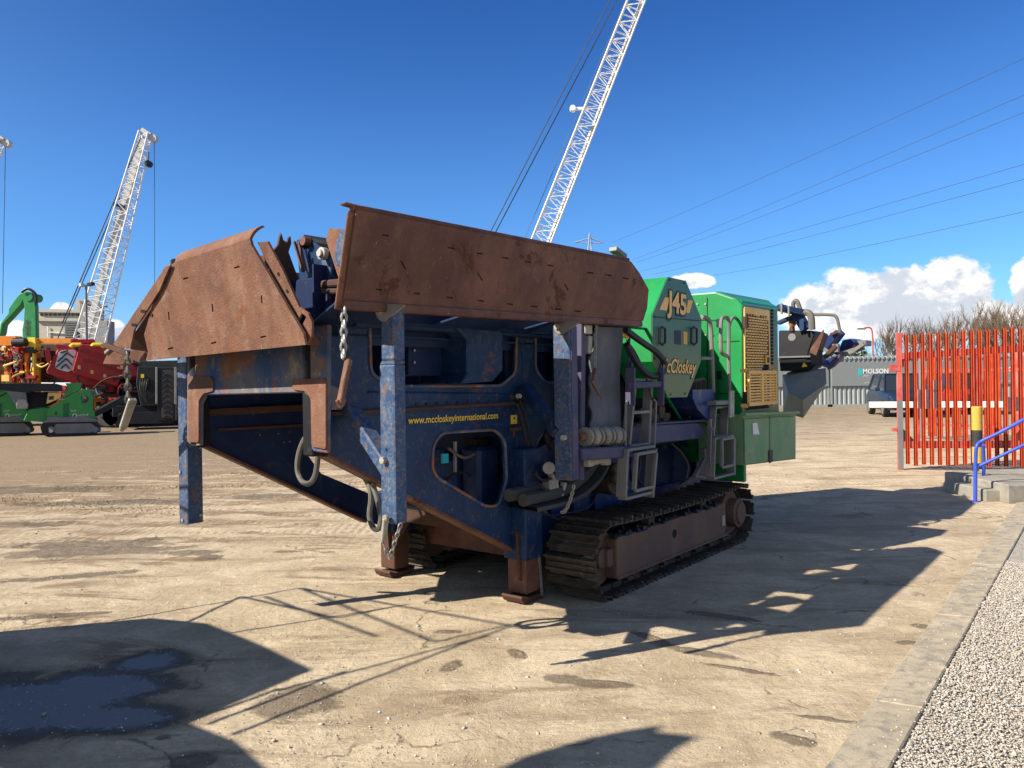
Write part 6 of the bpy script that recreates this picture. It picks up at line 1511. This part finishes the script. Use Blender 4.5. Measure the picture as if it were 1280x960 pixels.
# floodlight mast
Y = 60.
fl = thing('floodlight_mast', 'floodlight mast with two lamp heads in front of the factory', 'floodlight', (D(108, 470, Y).x, Y, 0))
c = D(107.5, 356, Y); MB().tube([(c.x, Y, 0), (c.x, Y, c.z)], .12, 8, r2=.08).build('mast', 'mid_grey', fl)
MB().bar(D(101, 358, Y), D(113, 356, Y), .1, .1).build('crossbar', 'mid_grey', fl)
for (x, y) in ((101, 357), (110.5, 356)): p = D(x, y, Y); MB().bar(p, p + Vector((.45 if x > 105 else .2, -.1, .08)), .35, .25).build('lamp_head', 'black' if x > 105 else 'white', fl, .02)

# ------------------------------------------------------------ cranes
def lattice(mb_ch, mb_br, a, b, w0, w1, side, n, r=.09, rb=.045):
    a, b = Vector(a), Vector(b); t = (b - a).normalized(); s = Vector(side); s = (s - t * s.dot(t)).normalized(); q = t.cross(s)
    C_ = []
    for i in range(n + 1):
        f = i / n; w_ = w0 + (w1 - w0) * f; c = a.lerp(b, f); C_.append([c + s * w_ / 2 * i_ + q * w_ / 2 * j_ for i_, j_ in ((-1, -1), (1, -1), (1, 1), (-1, 1))])
    for k_ in range(4): mb_ch.tube([c[k_] for c in C_], r, 6)
    for i in range(n):
        for k_ in range(4):
            l_ = (k_ + 1) % 4
            if i % 2: mb_br.tube([C_[i][k_], C_[i + 1][l_]], rb, 4)
            else: mb_br.tube([C_[i][l_], C_[i + 1][k_]], rb, 4)
            mb_br.tube([C_[i][k_], C_[i][l_]], rb * .8, 4)
    return C_
def crane(label, base_px, tip_px, Y, w0, w1, n, lines, seed=0, tipY=None, heavy=True):
    a = D(*base_px, Y); b = D(*tip_px, tipY or Y)
    root = thing('crawler_crane', label, 'crane', (a.x, Y, 0))
    ch_, br_ = MB(), MB(); lattice(ch_, br_, a, b, w0, w1, (1, 0, .1), n)
    boom = ch_.build('boom', 'crane_white', root); br_.build('lattice', 'crane_white', boom)
    if heavy:
        mb = MB(); t = (b - a).normalized(); q = Vector((-t.z, 0, t.x)); L_ = (b - a).length
        mb.bar(a + q * w0 * .22, a + t * L_ * .97 + q * w1 * .12, w0 * .14, w0 * .3); mb.build('walkway', 'crane_grey', boom)
    mb = MB(); mb.bar(b - Vector((.4, 0, -.2)), b + Vector((w1 * .6, 0, -.5)), w1 * .8, w1 * .7); mb.cyl(b + Vector((w1 * .9, -.3, -.7)), b + Vector((w1 * .9, .3, -.7)), w1 * .42, 14)
    mb.build('boom_head', 'crane_grey', root, .05)
    bd = MB(); bd.bx(a.x - 5.5, a.x + 1.5, Y - 1.8, Y + 1.8, 1.4, 4.2); bd.build('machine_house', 'crane_white', root, .2)
    bd = MB(); bd.bx(a.x + .2, a.x + 2, Y - 2.4, Y - .9, 1.6, 3.9); bd.build('cab', 'glass', root, .15)
    for s in (-1, 1):
        bd = MB(); bd.slab(rnd([(a.x - 4, Y + s * 2.6 - .5, 0), (a.x + 4, Y + s * 2.6 - .5, 0), (a.x + 4, Y + s * 2.6 - .5, 1.4), (a.x - 4, Y + s * 2.6 - .5, 1.4)], .6), (0, 1, 0), 1.0); bd.build('crawler', 'black', root)
    for (p, q_, r_, dy) in lines:
        MB().tube([D(*p, Y + dy), D(*q_, Y + dy)], r_, 5).build('cable', 'wire', root)
    return root, a, b
root, a, b = crane('white lattice boom crane leaning right beyond the factory', (112, 426), (182, 166), 88, 2.35, 1.05, 26,
      [((176, 172), (78, 404), .07, -.6), ((150, 246), (70, 428), .07, -.2), ((193, 174), (193.5, 500), .035, 0), ((160, 200), (132, 330), .03, .5), ((186, 190), (185.8, 203), .05, 0)])
p = D(186, 205, 88); MB().cyl(p - Vector((0, .3, 0)), p + Vector((0, .3, 0)), .38, 16).build('hook_block', 'black', root, .05)
p = D(150, 258, 87.5); MB().bar(p - Vector((.7, 0, -.3)), p + Vector((.5, 0, -.1)), .3, .35).build('clamp', 'black', root)
root, a, b = crane('tall white lattice boom crane rising out of the top of the picture', (606, 480), (862, -168), 76, 2.0, 1.5, 60,
      [((840, -150), (612, 292), .055, -.5), ((850, -148), (618, 293), .055, -.3), ((846, -150), (655, 300), .03, .5)], heavy=False)
for t_ in (0,):
    p = D(716, 136, 75.5); MB().cyl(p - Vector((.0, .3, 0)), p + Vector((0, .3, 0)), .3, 16).build('sheave', 'crane_white', root, .05); MB().bar(p, p + Vector((1.1, 0, 0)), .25, .25).build('sheave_arm', 'crane_white', root)
mb = MB(); mb.tube([D(625, 460, 76.6), D(853, -130, 76.6)], .2, 8); mb.build('inner_tube', 'crane_grey', root)
# third crane beyond the left edge
root, a, b = crane('crane at the left edge, only its boom head and hoist rope showing', (-120, 440), (-1, 172), 84, 2.2, 1.0, 20, [((7, 174), (3, 392), .035, 0)])

# pylon and overhead lines
Y = 420.
c = D(737, 300, Y); top = D(737, 291, Y); py = thing('electricity_pylon', 'distant lattice electricity pylon above the crusher', 'pylon', (c.x, Y, 0))
mb = MB()
zt_ = top.z; wb = 5.5
for sx in (-1, 1):
    for sy in (-1, 1):
        mb.tube([(c.x + sx * wb, Y + sy * wb, 0), (c.x + sx * 1.2, Y + sy * 1.2, zt_ * .86), (c.x, Y, zt_)], .3, 4)
for i in range(14):
    f0, f1 = i / 14, (i + 1) / 14; w0 = wb + (1.2 - wb) * f0; w1 = wb + (1.2 - wb) * f1; z0, z1 = zt_ * .86 * f0, zt_ * .86 * f1
    mb.tube([(c.x - w0, Y - w0, z0), (c.x + w1, Y - w1, z1)], .18, 4); mb.tube([(c.x + w0, Y - w0, z0), (c.x - w1, Y - w1, z1)], .18, 4)
mb.build('tower', 'pylon_grey', py)
mb = MB(); l_, r_ = D(719, 303, Y), D(755, 303.5, Y); cz = D(737, 300, Y).z
mb.tube([l_, (c.x, Y, cz + 1), r_], .3, 4); mb.tube([l_, (c.x, Y, cz - 1.6), r_], .25, 4); mb.build('crossarm', 'pylon_grey', py)
wires = [((765, 303), (1290, 66), 'uppermost overhead power line sloping up to the right'), ((790, 325), (1290, 112), 'second overhead power line from the top'), ((796, 328), (1290, 134), 'third overhead power line, just under the second'),
         ((800, 339), (1290, 200), 'fourth overhead power line, middle of the picture height'), ((815, 343), (1290, 219), 'fifth overhead power line, just under the fourth'), ((885, 345), (1290, 260), 'lowest overhead power line, over the small cloud')]
for a, b, lb in wires:
    P0 = D(*a, 400); dirx = (b[0] - a[0], b[1] - a[1]); e = (a[0] + dirx[0] * 1.5, a[1] + dirx[1] * 1.5); P1 = D(*e, 70)
    pts = []
    for i in range(25):
        t = i / 24; p = P0.lerp(P1, t); p.z -= 7.0 * 4 * t * (1 - t) * .12; pts.append(p)
    rr = .05
    mb = MB(); mb.tube(pts, .075, 5, r2=.03); o = mb.build('power_line', 'wire'); tag(o, lb, 'power line', 'overhead power lines')
# distant low tree line and sheds on the horizon
random.seed(77); mb = MB()
for i in range(2600):
    px_ = random.choice([random.uniform(-60, 300), random.uniform(560, 1400)]); Yt = random.uniform(300, 360)
    p = D(px_, 470, Yt); h_ = random.uniform(.5, 6.5) * (1 + .3 * math.sin(px_ * .05)); s_ = random.uniform(.6, 1.6)
    c = Vector((p.x, Yt, h_)); d1 = Vector((random.gauss(0, 1), random.gauss(0, .5), random.gauss(0, 1))).normalized() * s_; d2 = Vector((random.gauss(0, 1), random.gauss(0, .5), random.gauss(0, 1))).normalized() * s_
    mb.add([c - d1, c - d2, c + d1, c + d2], [(0, 1, 2, 3)])
o = mb.build('far_woodland', 'bush'); tag(o, 'low dark woodland along the far horizon', kind='stuff')

# ------------------------------------------------------------ machine standing out of view on the left; its shadow falls across the foreground
SV = Vector((1.0, -.53, 0)); SW = (MACH.to_3x3() @ SV).normalized(); KS = 1 / math.tan(R(37.0))
def caster(px_, py_, z):      # the point at height z whose shadow lands on this spot of ground
    g0 = G(px_, py_); return Vector((g0.x - SW.x * KS * z, g0.y - SW.y * KS * z, z))
fc = caster(150, 860, 1.2)
cm = thing('feed_hopper_machine', 'second plant standing out of view on the left, seen by its shadow', 'screener', (fc.x, fc.y, 0))
def csl(name, pts, z_lo, mat, t=.12):
    P = [caster(x, y, z) for x, y, z in pts]
    c = sum(P, Vector()) / len(P)
    n_ = Vector((SW.x, SW.y, 0))
    return P
# body: a tall box between the two heights that give the shadow outline
P = [caster(-500, 800, 2.4), caster(0, 789, 2.4), caster(190, 771, 2.4), caster(262, 778, 2.35), caster(330, 805, 2.2), caster(395, 836, 2.1), caster(330, 862, 1.9), caster(240, 902, 1.6), caster(300, 925, 1.55), caster(345, 965, 1.5), caster(360, 1100, 1.5), caster(-500, 1100, 1.6)]
n_ = Vector((-SW.y, SW.x, 0)); 
# project into one vertical plane facing the sun
o_ = caster(150, 860, 1.4); q_ = []
for p in P:
    g0 = p - Vector((SW.x, SW.y, -1 / KS)) * ((p - o_).dot(Vector((SW.x, SW.y, 0)))) ; q_.append(g0)
lo_ = min(p.z for p in q_)
MB().slab(q_, Vector((-SW.x, -SW.y, 0)), .35).build('hopper_side', 'rust_dark', cm, .02)
mb = MB()
for px_, py_ in [(60, 950), (-300, 950)]:
    p = caster(px_, py_, 1.6); p = p - Vector((SW.x, SW.y, -1 / KS)) * ((p - o_).dot(Vector((SW.x, SW.y, 0)))); mb.bar((p.x, p.y, 0), (p.x, p.y, max(p.z, .3)), .25, .25)
mb.build('leg', 'rust_dark', cm)
# conveyor truss beside it: tubes
def onp(px_, py_, off=0.):
    p = caster(px_, py_, 1.4); k_ = (p - o_).dot(Vector((SW.x, SW.y, 0))) - off
    return p - Vector((SW.x, SW.y, -1 / KS)) * k_
mb = MB()
for a, b in [((140, 775), (375, 735)), ((375, 735), (545, 803)), ((545, 803), (640, 780)), ((300, 745), (420, 772)), ((205, 790), (300, 745)), ((420, 772), (510, 755)), ((290, 790), (500, 757)), ((240, 900), (345, 860)), ((260, 905), (430, 838)), ((345, 862), (610, 795)), ((290, 918), (470, 845)), ((470, 845), (640, 782)), ((330, 745), (470, 795)), ((375, 735), (660, 786))]:
    mb.tube([onp(*a, .2), onp(*b, .2)], .012, 6)
mb.build('truss', 'rust_dark', cm)
# unseen conveyor lip, added and shaped to cast the small shadow at the lower middle
P = [onp(640, 965, -.2), onp(700, 935, -.2), onp(770, 915, -.2), onp(835, 905, -.2), onp(825, 914, -.2), onp(880, 920, -.2), onp(850, 935, -.2), onp(800, 985, -.2), onp(700, 1040, -.2), onp(600, 1040, -.2)]
MB().slab(P, Vector((-SW.x, -SW.y, 0)), .2).build('discharge_lip', 'rust_dark', cm, .02)
# ------------------------------------------------------------ sun, sky and view
SUN_EL = R(37.0)
sdir = (MACH.to_3x3() @ Vector((1.0, -.53, 0))).normalized()      # the way shadows fall
to_sun = Vector((-sdir.x * math.cos(SUN_EL), -sdir.y * math.cos(SUN_EL), math.sin(SUN_EL)))
ld = bpy.data.lights.new('sun', 'SUN'); ld.energy = 5.0; ld.angle = R(.53); ld.color = (1., .93, .82)
lo = bpy.data.objects.new('sun', ld); COL.objects.link(lo); lo.rotation_euler = to_sun.to_track_quat('Z', 'Y').to_euler()
w = bpy.data.worlds.new('World'); scene.world = w; w.use_nodes = True
nt = w.node_tree; k = N(nt); bg = nt.nodes['Background']
sky = k.n('ShaderNodeTexSky'); sky.sky_type = 'NISHITA'; sky.sun_disc = False
sky.sun_elevation = SUN_EL; sky.sun_rotation = math.atan2(to_sun.x, to_sun.y)
sky.air_density = 1.0; sky.dust_density = .0; sky.ozone_density = 7.0; sky.altitude = 0
tc = k.n('ShaderNodeTexCoord'); sep = k.n('ShaderNodeSeparateXYZ'); k.l(tc.outputs['Generated'], sep.inputs[0])
az = k.math('ARCTAN2', sep.outputs[0], sep.outputs[1]); el = k.math('ARCSINE', sep.outputs[2])
def cloud_field(off):
    m = k.n('ShaderNodeMapping'); m.inputs['Location'].default_value = off; m.inputs['Scale'].default_value = (1, 1, 1.5)
    k.l(tc.outputs['Generated'], m.inputs[0])
    n1 = k.noise(m.outputs[0], 13, 12, .60, .15)
    n2 = k.noise(m.outputs[0], 44, 8, .62, .2)
    return k.math('ADD', k.math('MULTIPLY', n1, 1.25), k.math('MULTIPLY', n2, .45))
blobs = [(1110, 378, 135, 48), (1035, 385, 62, 34), (1080, 372, 50, 32), (1130, 362, 60, 38), (1185, 352, 52, 34), (1215, 366, 36, 34), (1100, 400, 130, 30), (1205, 400, 90, 34), (1290, 360, 30, 42), (1330, 380, 60, 60),
         (868, 352, 34, 11), (855, 356, 14, 9), (18, 418, 40, 20), (78, 388, 15, 11), (140, 412, 22, 14), (-90, 400, 70, 40), (1480, 390, 100, 50), (560, 440, 60, 20)]
fld = None
for px, py, rx, ry in blobs:
    a0 = math.atan((px - 640) / FOC); hz = CY - .014 * (px - 640); e0 = math.atan((hz - py) / FOC * math.cos(a0))
    ra, re = rx / FOC * math.cos(a0) ** 2, ry / FOC * math.cos(a0)
    dx = k.math('MULTIPLY', k.math('SUBTRACT', az, a0), 1 / ra); dy = k.math('MULTIPLY', k.math('SUBTRACT', el, e0), 1 / re)
    q = k.math('SUBTRACT', 1., k.math('SQRT', k.math('ADD', k.math('MULTIPLY', dx, dx), k.math('MULTIPLY', dy, dy))))
    fld = q if fld is None else k.math('MAXIMUM', fld, q)
f0 = cloud_field((0, 0, 0)); f1 = cloud_field((.018, .008, -.022))
dens = k.math('ADD', k.math('MAXIMUM', k.math('MULTIPLY', fld, 1.5), -.8), k.math('MULTIPLY', k.math('SUBTRACT', f0, .85), 1.5))
# unseen bright cloud added behind the camera to give neutral fill light
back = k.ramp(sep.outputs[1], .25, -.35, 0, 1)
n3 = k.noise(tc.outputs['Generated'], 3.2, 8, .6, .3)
fill_cloud = k.math('MULTIPLY', back, k.ramp(n3, .47, .61, 0, .65))
alpha = k.math('MAXIMUM', k.ramp(dens, .05, .38), fill_cloud)
lit = k.math('ADD', k.math('MULTIPLY', k.math('SUBTRACT', f0, f1), 4.0), .55)
# cumulus bases are greyer than their tops
depth_ = k.ramp(dens, .25, 1.25, .0, .30)
lit = k.math('SUBTRACT', lit, depth_)
lit = k.math('ADD', lit, k.ramp(el, R(2.0), R(7.5), -.18, .22))
litc = k.ramp(lit, .0, 1.)
ccol = k.mix(litc, (6.2, 6.7, 7.5), (10.8, 10.5, 10.1))
hazef = k.ramp(el, R(-1), R(9), .35, .0)
tint = k.mix(k.ramp(el, R(11), R(28)), (.76, 1.16, 1.52), (.39, .79, 1.27))
vd = k.n('ShaderNodeVectorMath', operation='DOT_PRODUCT'); k.l(tc.outputs['Generated'], vd.inputs[0]); vd.inputs[1].default_value = to_sun
sunside = k.ramp(vd.outputs['Value'], .1, .95)
tint = k.mix(sunside, tint, (1.25, 1.2, 1.1))
tm = k.n('ShaderNodeMix', data_type='RGBA'); tm.blend_type = 'MULTIPLY'; tm.inputs[0].default_value = 1; k.l(sky.outputs[0], tm.inputs[6]); k.l(tint, tm.inputs[7])
skyc = k.mix(hazef, tm.outputs[2], (5.2, 7.2, 10.2))
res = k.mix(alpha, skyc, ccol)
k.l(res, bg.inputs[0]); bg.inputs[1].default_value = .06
vs_ = scene.view_settings; vs_.view_transform = 'Standard'; vs_.look = 'None'; vs_.exposure = 0.88; vs_.gamma = 1; vs_.use_curve_mapping = False
scene.render.engine = 'CYCLES'
scene.cycles.max_bounces = 6; scene.cycles.use_denoising = True
